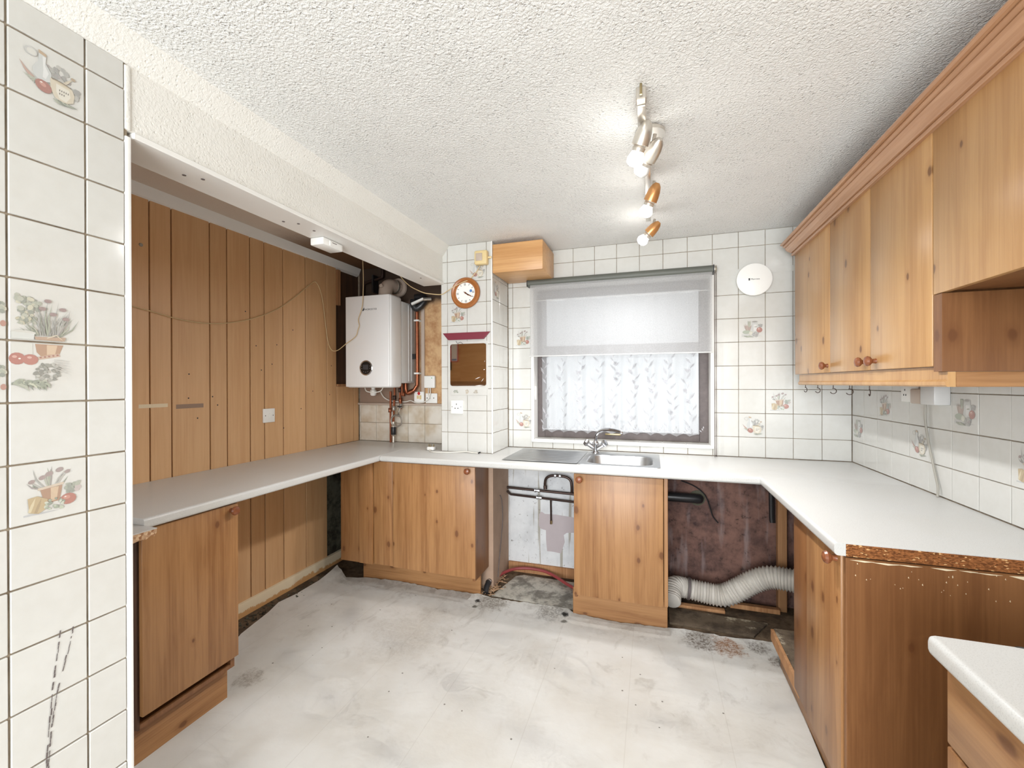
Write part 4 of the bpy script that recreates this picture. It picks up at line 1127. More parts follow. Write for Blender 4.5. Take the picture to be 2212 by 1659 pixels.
# ------------------------------------------------------------------ boiler and its pipework
bo = thing('boiler', (-1.31, -0.01, 1.355), 'white wall-hung gas boiler with a round black control display', 'boiler')
bx0, bx1, bz0, bz1 = -1.507, -1.116, 1.353, 2.036
mesh('rear_casing', MB().box(bx0+0.012, bx1-0.004, -0.19, -0.012, 1.386, 2.005, 0.004, 2), M['body_grey'], bo)
mesh('front_casing', MB().box(bx0, bx1, -0.345, -0.19, bz0, bz1, 0.022, 5), M['body_white'], bo)
mesh('front_panel', MB().box(bx0+0.006, bx1-0.008, -0.352, -0.340, bz0+0.006, bz1-0.006, 0.0055, 3), M['body_white'], bo)
for yy in (-0.10, -0.06):
    mesh('side_rib', MB().box(bx1-0.004, bx1-0.001, yy, yy+0.012, 1.40, 1.99, 0.001, 1), M['body_white'], bo)
dsp = mesh('control_display', MB().lathe([(0, 0), (0.054, 0), (0.056, 0.004), (0.050, 0.007), (0.049, 0.006), (0, 0.006)], (-1.320, -0.350, 1.498), (0, -1, 0), 32), [M['chrome']], bo)
mesh('display_face', MB().lathe([(0, 0), (0.048, 0), (0.046, 0.002), (0, 0.002)], (-1.320, -0.3555, 1.498), (0, -1, 0), 32), M['black_gloss'], dsp)
mesh('display_screen', MB().box(-1.343, -1.297, -0.3588, -0.3574, 1.486, 1.522, 0.0005, 1), M['screen'], dsp)
mb = MB()
for (x, z) in ((-1.356, 1.512), (-1.354, 1.494), (-1.283, 1.512), (-1.283, 1.494), (-1.338, 1.470), (-1.320, 1.467), (-1.302, 1.470)):
    mb.lathe([(0, 0), (0.004, 0), (0.003, 0.0012), (0, 0.0012)], (x, -0.3572, z), (0, -1, 0), 8)
e = mesh('display_buttons', mb, M['frame_grey'], dsp); e['kind'] = 'stuff'
text('logo', 'WORCESTER', 0.018, (-1.278, -0.3525, 1.9265), (PI/2, 0, 0), M['ink'], bo)
mb = MB().prism([(-1.352, 1.918), (-1.346, 1.918), (-1.331, 1.940), (-1.337, 1.940)], 'y', -0.3532, -0.3518)
mb.prism([(-1.344, 1.918), (-1.3395, 1.918), (-1.3315, 1.930), (-1.3345, 1.9335)], 'y', -0.3532, -0.3518)
e = mesh('logo_mark', mb, M['ink'], bo, smooth=0); e['kind'] = 'stuff'
fx, fy = -1.275, -0.17
fl = mesh('flue', MB().tube(spline([(fx, fy, 2.03), (fx, fy, 2.09), (fx+0.002, fy+0.02, 2.13), (fx+0.01, fy+0.06, 2.148), (fx+0.02, -0.01, 2.15)], 6), 0.052, 20), M['flue'], bo)
mesh('flue_collar', MB().lathe([(0.052, 0), (0.075, 0.004), (0.077, 0.02), (0.052, 0.024)], (fx+0.018, -0.034, 2.15), (0.05, 1, 0), 24), M['flue'], fl)
mesh('flue_base', MB().lathe([(0, 0), (0.066, 0), (0.064, 0.018), (0.0, 0.022)], (fx, fy, 2.028), (0, 0, 1), 24), M['flue'], fl)
mesh('flue_cap', MB().lathe([(0, 0), (0.017, 0), (0.015, 0.014), (0, 0.016)], (fx-0.002, fy-0.045, 2.125), (0, -1, 0.1), 14), M['flue'], fl)
mesh('flue_clip', MB().lathe([(0.052, 0), (0.0565, 0), (0.0565, 0.014), (0.052, 0.014)], (fx+0.013, -0.085, 2.149), (0.05, 1, 0), 24), M['braid'], fl)
# condensate trap and white lead below the casing
mesh('condensate_trap', MB().lathe([(0.0, 0), (0.018, 0.002), (0.024, 0.012), (0.024, 0.045), (0.016, 0.05), (0.016, 0.085), (0, 0.085)], (-1.44, -0.10, 1.285), (0, 0, 1), 16), M['white_plastic'], bo)
mesh('flex_lead', MB().tube(spline([(-1.43, -0.22, 1.356), (-1.40, -0.24, 1.325), (-1.34, -0.24, 1.316), (-1.29, -0.22, 1.325), (-1.28, -0.2, 1.356)], 6), 0.004, 8), M['white_cable'], bo)
mesh('shelf_bracket', MB().box(-1.62, -1.508, -0.12, -0.02, 1.366, 1.378), M['timber'], bo)

t = thing('copper_pipe', (-1.06, -0.04, 1.3), 'tall copper pipe running up the wall at the right of the boiler', 'pipe')
mesh('pipe', MB().tube(spline([(-1.168, -0.06, 1.384), (-1.166, -0.06, 1.335), (-1.15, -0.06, 1.305), (-1.115, -0.055, 1.318), (-1.085, -0.045, 1.36), (-1.077, -0.04, 1.42), (-1.078, -0.04, 1.95), (-1.08, -0.04, 2.03)], 5), 0.0135, 12), M['copper'], t)
for z in (1.455, 1.87): mesh('pipe_clip', MB().box(-1.098, -1.056, -0.058, -0.002, z, z+0.014, 0.003, 1), M['white_plastic'], t)
mesh('elbow', MB().tube([(-1.142, -0.058, 1.309), (-1.105, -0.052, 1.325)], 0.019, 12), M['copper'], t)
mesh('warning_tape', MB().box(-1.118, -1.092, -0.045, -0.040, 1.575, 1.615), M['dark_plastic'], t)
t = thing('condensate_hose', (-1.06, -0.06, 1.95), 'black insulated hose elbow with a white bracket at the boiler top', 'hose')
mesh('insulation', MB().tube(spline([(-1.088, -0.075, 2.03), (-1.082, -0.085, 1.995), (-1.06, -0.08, 1.965), (-1.02, -0.07, 1.99), (-1.00, -0.055, 2.03), (-1.03, -0.04, 2.06), (-1.09, -0.04, 2.06)], 5), 0.026, 12), M['dark_plastic'], t)
mesh('bracket', MB().prism([(-1.075, 1.985), (-0.975, 2.022), (-0.978, 2.036), (-1.08, 2.002)], 'y', -0.125, -0.105), M['white_plastic'], t)
mesh('pipe_end', MB().tube([(-0.985, -0.10, 2.028), (-0.935, -0.07, 2.033)], 0.013, 10), M['braid'], t)
t = thing('pipe_cluster', (-1.28, -0.06, 1.1), 'copper supply pipes with valves dropping from the boiler to the worktop', 'pipework')
mesh('pipe', MB().tube([(-1.318, -0.045, 1.32), (-1.318, -0.045, 0.912)], 0.0085, 10), M['copper'], t)
mesh('pipe', MB().tube([(-1.275, -0.05, 1.384), (-1.277, -0.05, 1.30), (-1.285, -0.05, 1.17), (-1.29, -0.05, 1.06)], 0.0085, 10), M['copper'], t)
mesh('pipe', MB().tube([(-1.225, -0.055, 1.38), (-1.223, -0.055, 1.28), (-1.215, -0.055, 1.18)], 0.0085, 10), M['copper'], t)
mesh('pipe', MB().tube([(-1.195, -0.07, 1.38), (-1.195, -0.07, 1.29)], 0.0085, 10), M['copper'], t)
for (x, z, m_) in ((-1.318, 1.17, 'copper'), (-1.278, 1.27, 'dark_pipe'), (-1.284, 1.185, 'braid'), (-1.223, 1.25, 'copper'), (-1.218, 1.205, 'braid'), (-1.225, 1.33, 'dark_pipe'), (-1.195, 1.30, 'copper')):
    mesh('valve', MB().lathe([(0, 0), (0.013, 0), (0.015, 0.006), (0.013, 0.012), (0.013, 0.022), (0.015, 0.028), (0.012, 0.036), (0, 0.036)], (x, -0.052, z-0.018), (0, 0, 1), 10), M[m_], t)
mesh('valve_lever', MB().box(-1.235, -1.20, -0.078, -0.070, 1.196, 1.206), M['dark_plastic'], t)
loop = [(-1.283, -0.075, 1.16), (-1.28, -0.08, 1.13)]
for k in range(15):
    a = PI*0.9 - 2*PI*k/11.0
    loop.append((-1.24+0.048*math.cos(a)+0.003*k*0.3, -0.085-0.001*k, 1.09+0.045*math.sin(a)))
loop += [(-1.22, -0.085, 1.15), (-1.217, -0.07, 1.19)]
mesh('filling_loop', MB().tube(spline(loop, 4), 0.0065, 8), M['braid'], t)
mesh('inline_filter', MB().lathe([(0, 0), (0.012, 0), (0.012, 0.05), (0.016, 0.055), (0.019, 0.06), (0.019, 0.13), (0.014, 0.14), (0.014, 0.165), (0, 0.165)], (-1.288, -0.05, 0.913), (0, 0, 1), 14), M['lamp_steel'], t)
mesh('filter_band', MB().lathe([(0.0195, 0), (0.0205, 0.002), (0.0205, 0.06), (0.0195, 0.062)], (-1.288, -0.05, 0.975), (0, 0, 1), 14), M['dark_plastic'], t)
t = thing('copper_pipe', (-1.45, -0.06, 2.2), 'dark copper pipe with an elbow in the shadow above the boiler', 'pipe')
mesh('pipe', MB().tube(spline([(-1.57, -0.05, 2.02), (-1.57, -0.05, 2.16), (-1.555, -0.05, 2.20), (-1.50, -0.05, 2.215), (-1.40, -0.05, 2.235), (-1.385, -0.05, 2.25), (-1.385, -0.05, 2.33)], 4), 0.013, 10), M['dark_pipe'], t)
mesh('pipe_strap', MB().box(-1.47, -1.455, -0.075, -0.005, 2.12, 2.26), M['dark_plastic'], t)
o = mesh('trunking', MB().box(-1.055, -1.027, -0.018, -0.004, 1.226, 2.02, 0.002, 1), M['flue'], org=(-1.04, -0.01, 1.226))
tag(o, 'narrow pale trunking strip on the wall between copper pipe and bare plaster', 'trunking')
cu = thing('control_box', (-0.975, -0.005, 1.345), 'small white wireless receiver box with a green light, right of the boiler', 'control box')
mesh('box_body', MB().box(-1.024, -0.930, -0.032, -0.004, 1.347, 1.443, 0.007, 3), M['white_plastic'], cu)
mesh('indicator', MB().lathe([(0, 0), (0.005, 0), (0.004, 0.0015), (0, 0.0015)], (-0.955, -0.031, 1.425), (0, -1, 0), 10), M['led'], cu)
mesh('flex_lead', MB().tube(spline([(-0.975, -0.018, 1.347), (-0.972, -0.022, 1.30), (-0.985, -0.03, 1.26), (-1.03, -0.04, 1.234), (-1.09, -0.04, 1.231), (-1.14, -0.035, 1.247), (-1.2, -0.03, 1.236), (-1.32, -0.03, 1.243), (-1.38, -0.04, 1.27), (-1.40, -0.06, 1.315)], 6), 0.004, 8), M['white_cable'], cu)
mesh('flex_lead', MB().tube(spline([(-0.99, -0.018, 1.347), (-0.99, -0.02, 1.30), (-0.975, -0.02, 1.26)], 6), 0.0035, 8), M['white_cable'], cu)
fs = thing('fused_switch', (-1.07, -0.005, 1.23), 'white fused switch with a red mark on the wall below the copper pipe', 'switch')
mesh('switch_plate', MB().box(-1.114, -1.028, -0.028, -0.004, 1.232, 1.318, 0.004, 2), M['white_plastic'], fs)
mesh('switch_rocker', MB().box(-1.088, -1.070, -0.032, -0.027, 1.262, 1.288, 0.002, 1), M['cream_plastic'], fs)
mesh('fuse_holder', MB().box(-1.066, -1.048, -0.031, -0.027, 1.258, 1.290, 0.002, 1), M['cream_plastic'], fs)
mesh('red_mark', MB().lathe([(0, 0), (0.013, 0), (0.012, 0.001), (0, 0.001)], (-1.071, -0.0278, 1.304), (0, -1, 0), 14), M['red_paint'], fs)
bp_ = thing('blank_plate', (-0.965, -0.005, 1.226), 'white twin blanking plate on the wall under the receiver box', 'plate')
mesh('plate_body', MB().box(-1.020, -0.918, -0.014, -0.004, 1.227, 1.305, 0.003, 2), M['white_plastic'], bp_)
for x in (-1.005, -0.947): mesh('screw_hole', MB().lathe([(0, 0), (0.0045, 0), (0.0045, 0.001), (0, 0.001)], (x, -0.0135, 1.268), (0, -1, 0), 8), M['dark_plastic'], bp_)

# ------------------------------------------------------------------ things on the pillar
ck = thing('wall_clock', (-0.524, PY-0.006, 1.996), 'round wall clock with a brown wooden rim on the tiled pillar', 'clock')
c0 = Vector((-0.524, PY-0.004, 1.996))
mesh('rim', MB().lathe([(0.060, 0.0), (0.103, 0.0), (0.106, 0.008), (0.103, 0.018), (0.094, 0.024), (0.084, 0.020), (0.080, 0.012), (0.06, 0.010)], c0, (0, -1, 0), 48), M['clock_wood'], ck)
mesh('dial', MB().lathe([(0, 0), (0.081, 0), (0.081, 0.011), (0, 0.011)], c0, (0, -1, 0), 40), M['white_plastic'], ck)
mb = MB()
for k in range(12):
    a = PI/2 - 2*PI*k/12 + 0.06; L = 0.012 if k % 3 else 0.017; r = 0.066
    u = Vector((math.cos(a), 0, math.sin(a))); w = Vector((-math.sin(a), 0, math.cos(a)))*0.0016
    p = c0 + Vector((0, -0.0113, 0))
    for off in ((-0.004, 0.004) if k % 3 == 0 else (0,)):
        q = [p+u*r-w+w*off*600, p+u*(r-L)-w+w*off*600, p+u*(r-L)+w+w*off*600, p+u*r+w+w*off*600]
        mb._f([mb.bm.verts.new(x) for x in q])
e = mesh('hour_marks', mb, M['ink'], ck, smooth=0); e['kind'] = 'stuff'
def hand(a, L, w):
    u = Vector((math.cos(a), 0, math.sin(a))); n = Vector((-math.sin(a), 0, math.cos(a))); p = c0 + Vector((0, -0.0135, 0)); b = MB()
    P = [p-u*0.012+n*w*0.6, p-u*0.012-n*w*0.6, p+u*L*0.75-n*w, p+u*L, p+u*L*0.75+n*w]
    b.prism([(q.x, q.z) for q in P], 'y', p.y-0.0008, p.y); return b
mesh('hour_hand', hand(-0.62, 0.035, 0.0042), M['knob'], ck); mesh('minute_hand', hand(-0.53, 0.060, 0.0032), M['knob'], ck)
mesh('hub', MB().lathe([(0, 0), (0.0065, 0), (0.005, 0.005), (0, 0.005)], c0+Vector((0, -0.011, 0)), (0, -1, 0), 12), M['knob'], ck)
mesh('dial_motif', MB().lathe([(0, 0), (0.010, 0), (0.010, 0.0004), (0, 0.0004)], c0+Vector((0.040, -0.0110, 0.012)), (0, -1, 0), 9), M['blue_print'], ck)
se = thing('motion_sensor', (-0.40, PY-0.005, 2.172), 'yellowed plastic sensor box high on the tiled pillar by the pine boxing', 'sensor')
mesh('sensor_body', MB().box(-0.447, -0.357, PY-0.046, PY-0.001, 2.172, 2.266, 0.010, 3), M['cream_plastic'], se)
mesh('sensor_lens', MB().box(-0.434, -0.388, PY-0.0485, PY-0.045, 2.196, 2.246, 0.003, 2), M['flue'], se)
mesh('swivel_arm', MB().tube([(-0.37, PY-0.02, 2.22), (-0.335, PY-0.012, 2.222)], 0.007, 8), M['cream_plastic'], se)
mb = MB().prism([(-0.696, 1.728), (-0.350, 1.730), (-0.392, 1.681), (-0.650, 1.679)], 'y', PY-0.004, PY-0.001)
sh = thing('maroon_shelf', (-0.52, PY-0.005, 1.68), 'maroon painted narrow shelf above the mirror on the pillar', 'shelf')
a_ = [(-0.697, PY-0.001, 1.7265), (-0.349, PY-0.001, 1.7285), (-0.388, PY-0.075, 1.7005), (-0.655, PY-0.075, 1.6995)]
mb = MB()
top_ = [mb.bm.verts.new((x, y, 1.728)) for x, y, z in ((-0.697, PY-0.001, 0), (-0.349, PY-0.001, 0), (-0.349, PY-0.012, 0), (-0.697, PY-0.012, 0))]
bot_ = [mb.bm.verts.new((x, y, 1.680)) for x, y, z in ((-0.652, PY-0.001, 0), (-0.394, PY-0.001, 0), (-0.394, PY-0.022, 0), (-0.652, PY-0.022, 0))]
mb._f(top_); mb._f(bot_[::-1])
for k in range(4): mb._f([top_[k], top_[(k+1) % 4], bot_[(k+1) % 4], bot_[k]])
mesh('shelf_body', mb, M['maroon'], sh, smooth=0)
mesh('wire_hook', MB().tube(spline([(-0.60, PY-0.006, 1.672), (-0.585, PY-0.012, 1.655), (-0.565, PY-0.010, 1.664), (-0.545, PY-0.010, 1.650)], 5), 0.0015, 6), M['frame_grey'], sh)
mr = thing('mirror_tile', (-0.51, PY-0.003, 1.36), 'unframed square mirror stuck on the pillar below the maroon shelf', 'mirror')
mp = rr(-0.644, -0.378, 1.364, 1.652, 0.018, 4)
mesh('mirror_glass', MB().prism(mp, 'y', PY-0.005, PY-0.0005), M['mirror'], mr, smooth=0)
mesh('plaster_surround', MB().holed(-0.660, -0.366, 1.340, 1.668, -0.6435, -0.3785, 1.3645, 1.6515, 'y', PY-0.0035, PY-0.0003), M['tile'], mr, smooth=0)
mb = MB()
for (x, z, L, a) in ((-0.44, 1.418, 0.045, 0.35), (-0.405, 1.405, 0.03, 0.9), (-0.393, 1.475, 0.012, 0.2), (-0.389, 1.53, 0.012, 1.2), (-0.43, 1.368, 0.06, 0.05)):
    mb.prism([(x-L/2*math.cos(a), z-L/2*math.sin(a)), (x, z+0.002), (x+L/2*math.cos(a), z+L/2*math.sin(a)), (x, z-0.003)], 'y', PY-0.0055, PY-0.0049)
e = mesh('paint_smears', mb, M['white_paint'], mr, smooth=0); e['kind'] = 'stuff'
ms = thing('motif_strip', (-0.51, PY-0.003, 1.30), 'pale tile strip with three faded motifs under the mirror', 'tile strip')
mesh('strip_body', MB().box(-0.640, -0.374, PY-0.004, PY-0.0005, 1.302, 1.348, 0.001, 1), M['tile'], ms)
rs2 = random.Random(4)
for x, cols_ in ((-0.602, GREEN), (-0.516, [(206, 186, 150), (190, 170, 140)]), (-0.455, [(200, 184, 156), (176, 164, 140)])):
    A = Art(); A.sprig(0.5, 0.5, 0.32, 16, cols_, rs2, 0.16)
    q = bpy.data.objects.new('print', A.build('strip_print')); COL.objects.link(q); q.parent = ms
    q.scale = (0.045, 1, 0.042); q.location = Vector((x, PY-0.0045, 1.325)) - WL[ms.name]
ps = thing('power_socket', (-0.59, PY-0.004, 1.18), 'single white power socket low on the tiled pillar above the worktop', 'socket')
mesh('socket_plate', MB().box(-0.638, -0.548, PY-0.014, PY-0.0005, 1.174, 1.266, 0.004, 2), M['white_plastic'], ps)
for (x, z, w, h) in ((-0.594, 1.240, 0.005, 0.010), (-0.604, 1.212, 0.008, 0.006), (-0.583, 1.212, 0.008, 0.006), (-0.627, 1.222, 0.005, 0.005), (-0.560, 1.222, 0.005, 0.005)):
    mesh('pin_slot', MB().box(x-w/2, x+w/2, PY-0.0148, PY-0.0135, z-h/2, z+h/2), M['dark_plastic'], ps)
pg = thing('mains_plug', (-0.78, -0.40, 0.911), 'white mains plug lying pins up on the worktop with its lead', 'plug')
mesh('plug_body', MB().box(-0.832, -0.780, -0.335, -0.29, 0.912, 0.936, 0.006, 2), M['white_plastic'], pg)
for (x, y) in ((-0.825, -0.312), (-0.806, -0.322), (-0.788, -0.312)): mesh('pin', MB().box(x-0.003, x+0.003, y-0.002, y+0.002, 0.935, 0.953), M['brass'], pg)
mesh('flex_lead', MB().tube(spline([(-0.800, -0.335, 0.920), (-0.79, -0.37, 0.916), (-0.735, -0.405, 0.915), (-0.66, -0.395, 0.915), (-0.58, -0.365, 0.915), (-0.52, -0.358, 0.920), (-0.47, -0.36, 0.916), (-0.425, -0.365, 0.915)], 7), 0.0042, 8), M['white_cable'], pg)
mesh('cut_end', MB().tube([(-0.428, -0.365, 0.915), (-0.412, -0.366, 0.922)], 0.005, 6), M['dark_plastic'], pg)

# ------------------------------------------------------------------ cables on the boards and around the boiler
o = mesh('beige_cable', MB().tube(spline([(-1.644, -2.1, 1.82), (-1.644, -1.669, 1.752), (-1.644, -1.573, 1.738), (-1.644, -1.419, 1.716), (-1.644, -1.242, 1.722), (-1.644, -1.037, 1.775), (-1.644, -0.833, 1.870), (-1.644, -0.678, 1.983), (-1.644, -0.551, 2.090), (-1.644, -0.489, 2.121), (-1.642, -0.435, 2.03), (-1.640, -0.401, 1.829), (-1.632, -0.385, 1.70), (-1.60, -0.38, 1.633), (-1.554, -0.370, 1.634), (-1.48, -0.37, 1.68), (-1.397, -0.370, 1.730), (-1.376, -0.370, 1.78), (-1.364, -0.370, 1.81), (-1.372, -0.370, 1.855), (-1.345, -0.372, 1.92), (-1.331, -0.373, 1.988), (-1.326, -0.372, 2.15), (-1.334, -0.370, 2.325)], 5), 0.0028, 6), M['beige_cable'], org=(-1.64, -1.0, 1.75))
tag(o, 'thin beige cable drooping across the wood panelling and over the boiler front', 'cable')
o = mesh('beige_cable', MB().tube(spline([(-1.06, -0.36, 2.20), (-1.020, -0.352, 2.139), (-0.96, -0.35, 2.08), (-0.901, -0.349, 2.045), (-0.84, -0.348, 2.018), (-0.791, -0.346, 2.008), (-0.709, -0.343, 1.999), (-0.65, -0.365, 2.015), (-0.596, -0.366, 2.042), (-0.54, -0.366, 2.064), (-0.493, -0.352, 2.085), (-0.45, -0.342, 2.13), (-0.42, -0.342, 2.172)], 5), 0.003, 6), M['beige_cable'], org=(-0.8, -0.35, 2.0))
tag(o, 'beige cable looping from the beam past the clock to the yellowed sensor', 'cable')
sw = thing('light_switch', (-1.648, -0.9, 1.14), 'white single light switch on the wood panelling', 'switch')
mesh('switch_plate', MB().box(-1.6495, -1.640, -0.944, -0.858, 1.138, 1.226, 0.003, 2), M['white_plastic'], sw)
mesh('switch_rocker', MB().box(-1.6405, -1.634, -0.906, -0.896, 1.168, 1.194, 0.002, 1), M['white_plastic'], sw)
for y in (-0.930, -0.872): mesh('screw_head', MB().lathe([(0, 0), (0.003, 0), (0.003, 0.001), (0, 0.001)], (-1.640, y, 1.182), (1, 0, 0), 8), M['dark_plastic'], sw)
al = thing('alarm_box', (-0.81, -1.33, 2.03), 'white alarm box on the soffit of the beam above the panelled alcove', 'alarm')
mesh('box_body', MB().box(-0.848, -0.772, -1.40, -1.265, 2.032, 2.0675, 0.006, 2), M['white_plastic'], al)
mesh('box_cover', MB().box(-0.7735, -0.768, -1.36, -1.28, 2.037, 2.060, 0.002, 1), M['trim_plastic'], al)
mesh('box_slot', MB().box(-0.7685, -0.7672, -1.345, -1.315, 2.052, 2.055), M['frame_grey'], al)
# wall cabinet behind the partition, seen only in the mirror, with a fire blanket hung on its side
t = thing('wall_cabinet', (-1.34, -2.5, 1.385), 'deep pine wall cabinet behind the partition, seen only in the pillar mirror', 'wall cabinet')
mesh('carcase', MB().box(-1.648, -1.05, -2.96, -2.08, 1.404, 2.14), M['pine_z'], t)
for a, b in ((-2.96, -2.52), (-2.52, -2.08)):
    mesh('door', MB().box(-1.049, -1.03, a+0.002, b-0.002, 1.40, 2.14, B, 2), M['pine_z'], t)
mesh('end_panel', MB().box(-1.36, -1.03, -2.0795, -2.06, 1.405, 2.14), M['box_pine'], t)  # paler pine on both end panels stands in for light missing here
mesh('end_panel', MB().box(-1.648, -1.362, -2.0795, -2.062, 1.405, 2.14), M['box_pine'], t)
mesh('bottom_rail', MB().box(-1.648, -1.03, -2.0795, -2.056, 1.355, 1.403), M['pine_x'], t)
fb = thing('fire_blanket', (-1.44, -2.05, 1.62), 'red and white fire blanket pack on the cabinet side seen in the pillar mirror', 'fire blanket')
mesh('pack', MB().box(-1.496, -1.385, -2.0615, -2.040, 1.624, 1.87, 0.004, 2), M['red_paint'], fb)
mesh('pack_label', MB().box(-1.462, -1.390, -2.0405, -2.0385, 1.632, 1.86), M['white_plastic'], fb)
mesh('label_band', MB().box(-1.455, -1.398, -2.0388, -2.038, 1.640, 1.656), M['blue_print'], fb)
mesh('pull_tab', MB().box(-1.492, -1.468, -2.054, -2.048, 1.53, 1.63), M['dark_plastic'], fb)

# ------------------------------------------------------------------ extractor disc and right wall fittings
fn = thing('extractor_cover', (1.285, -0.01, 1.92), 'round white extractor fan cover on the tiles right of the window', 'fan cover')
mesh('cover_disc', MB().lathe([(0, 0), (0.090, 0), (0.096, 0.010), (0.100, 0.024), (0.099, 0.032), (0.092, 0.035), (0, 0.036)], (1.283, -0.002, 2.020), (0, -1, 0), 48), M['white_plastic'], fn)
text('logo', 'Manrose', 0.014, (1.287, -0.0384, 2.021), (PI/2, 0, 0), M['ink'], fn)
mesh('logo_mark', MB().box(1.250, 1.258, -0.0386, -0.0378, 2.014, 2.028), M['ink'], fn)
s2 = thing('power_socket', (1.798, -0.63, 1.29), 'white double power socket on the right tiled wall under the pelmet', 'socket')
mesh('socket_plate', MB().box(1.787, 1.7995, -0.69, -0.55, 1.290, 1.366, 0.004, 2), M['white_plastic'], s2)
for y in (-0.655, -0.585):
    for (dy, z) in ((0, 1.345), (-0.009, 1.322), (0.009, 1.322)): mesh('pin_slot', MB().box(1.7862, 1.7875, y+dy-0.003, y+dy+0.003, z-0.004, z+0.004), M['dark_plastic'], s2)
jb = thing('plug_adaptor', (1.78, -0.80, 1.29), 'chunky white plug adaptor with a hanging lead on the right tiled wall', 'adaptor')
mesh('adaptor_body', MB().box(1.752, 1.7995, -0.775, -0.700, 1.288, 1.352, 0.006, 2), M['flue'], jb)
mesh('socket_box', MB().box(1.745, 1.7995, -0.885, -0.790, 1.288, 1.366, 0.005, 2), M['body_grey'], jb)
mesh('hanging_lead', MB().tube(spline([(1.79, -0.735, 1.290), (1.79, -0.735, 1.22), (1.791, -0.755, 1.13), (1.791, -0.80, 1.00), (1.789, -0.822, 0.95), (1.786, -0.825, 0.912)], 7), 0.0045, 8), M['grey_cable'], jb)

# ------------------------------------------------------------------ spotlight bar on the ceiling
sp = thing('spotlight_bar', (0.652, -1.03, 2.30), 'ceiling spotlight bar with four swivel lamps in the middle of the room', 'ceiling light')
mesh('bar', MB().box(0.632, 0.660, -1.555, -1.33, 2.288, 2.302, 0.003, 2), M['lamp_steel'], sp)
mesh('bar_clip', MB().box(0.630, 0.662, -1.59, -1.555, 2.294, CEIL-0.001, 0.003, 1), M['lamp_steel'], sp)
mesh('bar_pin', MB().tube([(0.646, -1.60, 2.334), (0.646, -1.60, 2.30)], 0.004, 8), M['brass'], sp)
mesh('ceiling_mount', MB().lathe([(0.0, 0), (0.055, 0.0), (0.055, 0.012), (0.045, 0.022), (0, 0.022)], (0.672, -1.33, CEIL-0.024), (0, 0, 1), 24), M['lamp_steel'], sp)
mesh('bar', MB().box(0.648, 0.674, -1.33, -0.49, 2.288, 2.302, 0.003, 2), M['lamp_steel'], sp)
def lamp(pivot, bulb, lit, m_cup):
    p, b = Vector(pivot), Vector(bulb); d = (b-p).normalized(); L = (b-p).length
    mesh('swivel', MB().tube([(p.x, p.y, 2.29), p+d*0.02], 0.007, 8), M['lamp_steel'], sp)
    cup = mesh('lamp_cup', MB().lathe([(0.0, -0.035), (0.010, -0.034), (0.020, -0.022), (0.027, 0.0), (0.030, 0.025), (0.030, 0.045), (0.028, 0.045), (0.0, 0.02)], p, d, 24), m_cup, sp)
    mesh('collar', MB().lathe([(0.0, 0.0), (0.024, 0.0), (0.024, 0.006), (0.021, 0.010), (0.024, 0.014), (0.022, 0.026), (0, 0.028)], p+d*0.040, d, 20), M['lamp_steel'], cup)
    mesh('bulb', MB().lathe([(0, 0.0), (0.018, 0.0), (0.024, 0.014), (0.029, 0.026), (0.030, 0.034), (0.026, 0.046), (0.014, 0.054), (0.0, 0.056)], p+d*0.060, d, 24), M['glow'] if lit else M['bulb_off'], cup)
    if lit:
        l = bpy.data.lights.new('bulb_light', 'SPOT'); l.energy = BULB_W; l.shadow_soft_size = 0.03; l.color = (0.98, 0.985, 1.0)
        l.spot_size = math.radians(165); l.spot_blend = 1.0
        lo = bpy.data.objects.new('bulb_light', l); COL.objects.link(lo); lo.location = p + d*0.15
        lo.rotation_euler = (Vector((d.x*0.2, d.y*0.2 - 0.15, -1))).to_track_quat('-Z', 'Y').to_euler()
lamp((0.655, -1.455, 2.262), (0.630, -1.432, 2.20), True, M['lamp_steel'])
lamp((0.690, -1.375, 2.240), (0.606, -1.265, 2.165), False, M['lamp_steel'])
lamp((0.690, -0.990, 2.245), (0.664, -0.972, 2.19), True, M['lamp_copper'])
lamp((0.695, -0.515, 2.245), (0.636, -0.500, 2.19), True, M['lamp_copper'])

# ------------------------------------------------------------------ open bay with the pipes
t = thing('water_pipes', (-0.1, -0.03, 0.56), 'tarnished water pipes with bright fittings crossing the white wall of the open bay', 'pipework')
mesh('pipe', MB().tube([(-0.335, -0.035, 0.618), (0.25, -0.035, 0.602)], 0.0095, 10), M['dark_pipe'], t)
mesh('pipe', MB().tube(spline([(-0.335, -0.04, 0.595), (-0.31, -0.04, 0.572), (-0.27, -0.035, 0.567), (0.0, -0.035, 0.556), (0.25, -0.035, 0.545)], 5), 0.0085, 10), M['dark_pipe'], t)
mesh('bent_pipe', MB().tube(spline([(0.143, -0.04, 0.61), (0.143, -0.045, 0.66), (0.135, -0.045, 0.700), (0.105, -0.045, 0.722), (0.05, -0.045, 0.728), (-0.005, -0.045, 0.724), (-0.038, -0.045, 0.705), (-0.048, -0.045, 0.67), (-0.047, -0.045, 0.645)], 6), 0.0095, 10), M['dark_pipe'], t)
mesh('pipe_cap', MB().tube([(-0.047, -0.045, 0.652), (-0.045, -0.046, 0.628)], 0.013, 10), M['dark_pipe'], t)
for (x, z) in ((-0.13, 0.612), (-0.115, 0.562)):
    mesh('fitting', MB().lathe([(0, 0), (0.011, 0), (0.015, 0.004), (0.015, 0.014), (0.011, 0.018), (0.011, 0.026), (0.015, 0.03), (0.015, 0.042), (0, 0.044)], (x, -0.035, z), (1, 0, -0.03), 10), M['chrome'], t)
for x in (0.028, 0.062):
    mesh('fitting', MB().lathe([(0, 0), (0.014, 0), (0.014, 0.012), (0, 0.014)], (x-0.006, -0.045, 0.728), (1, 0, 0), 10), M['chrome'], t)
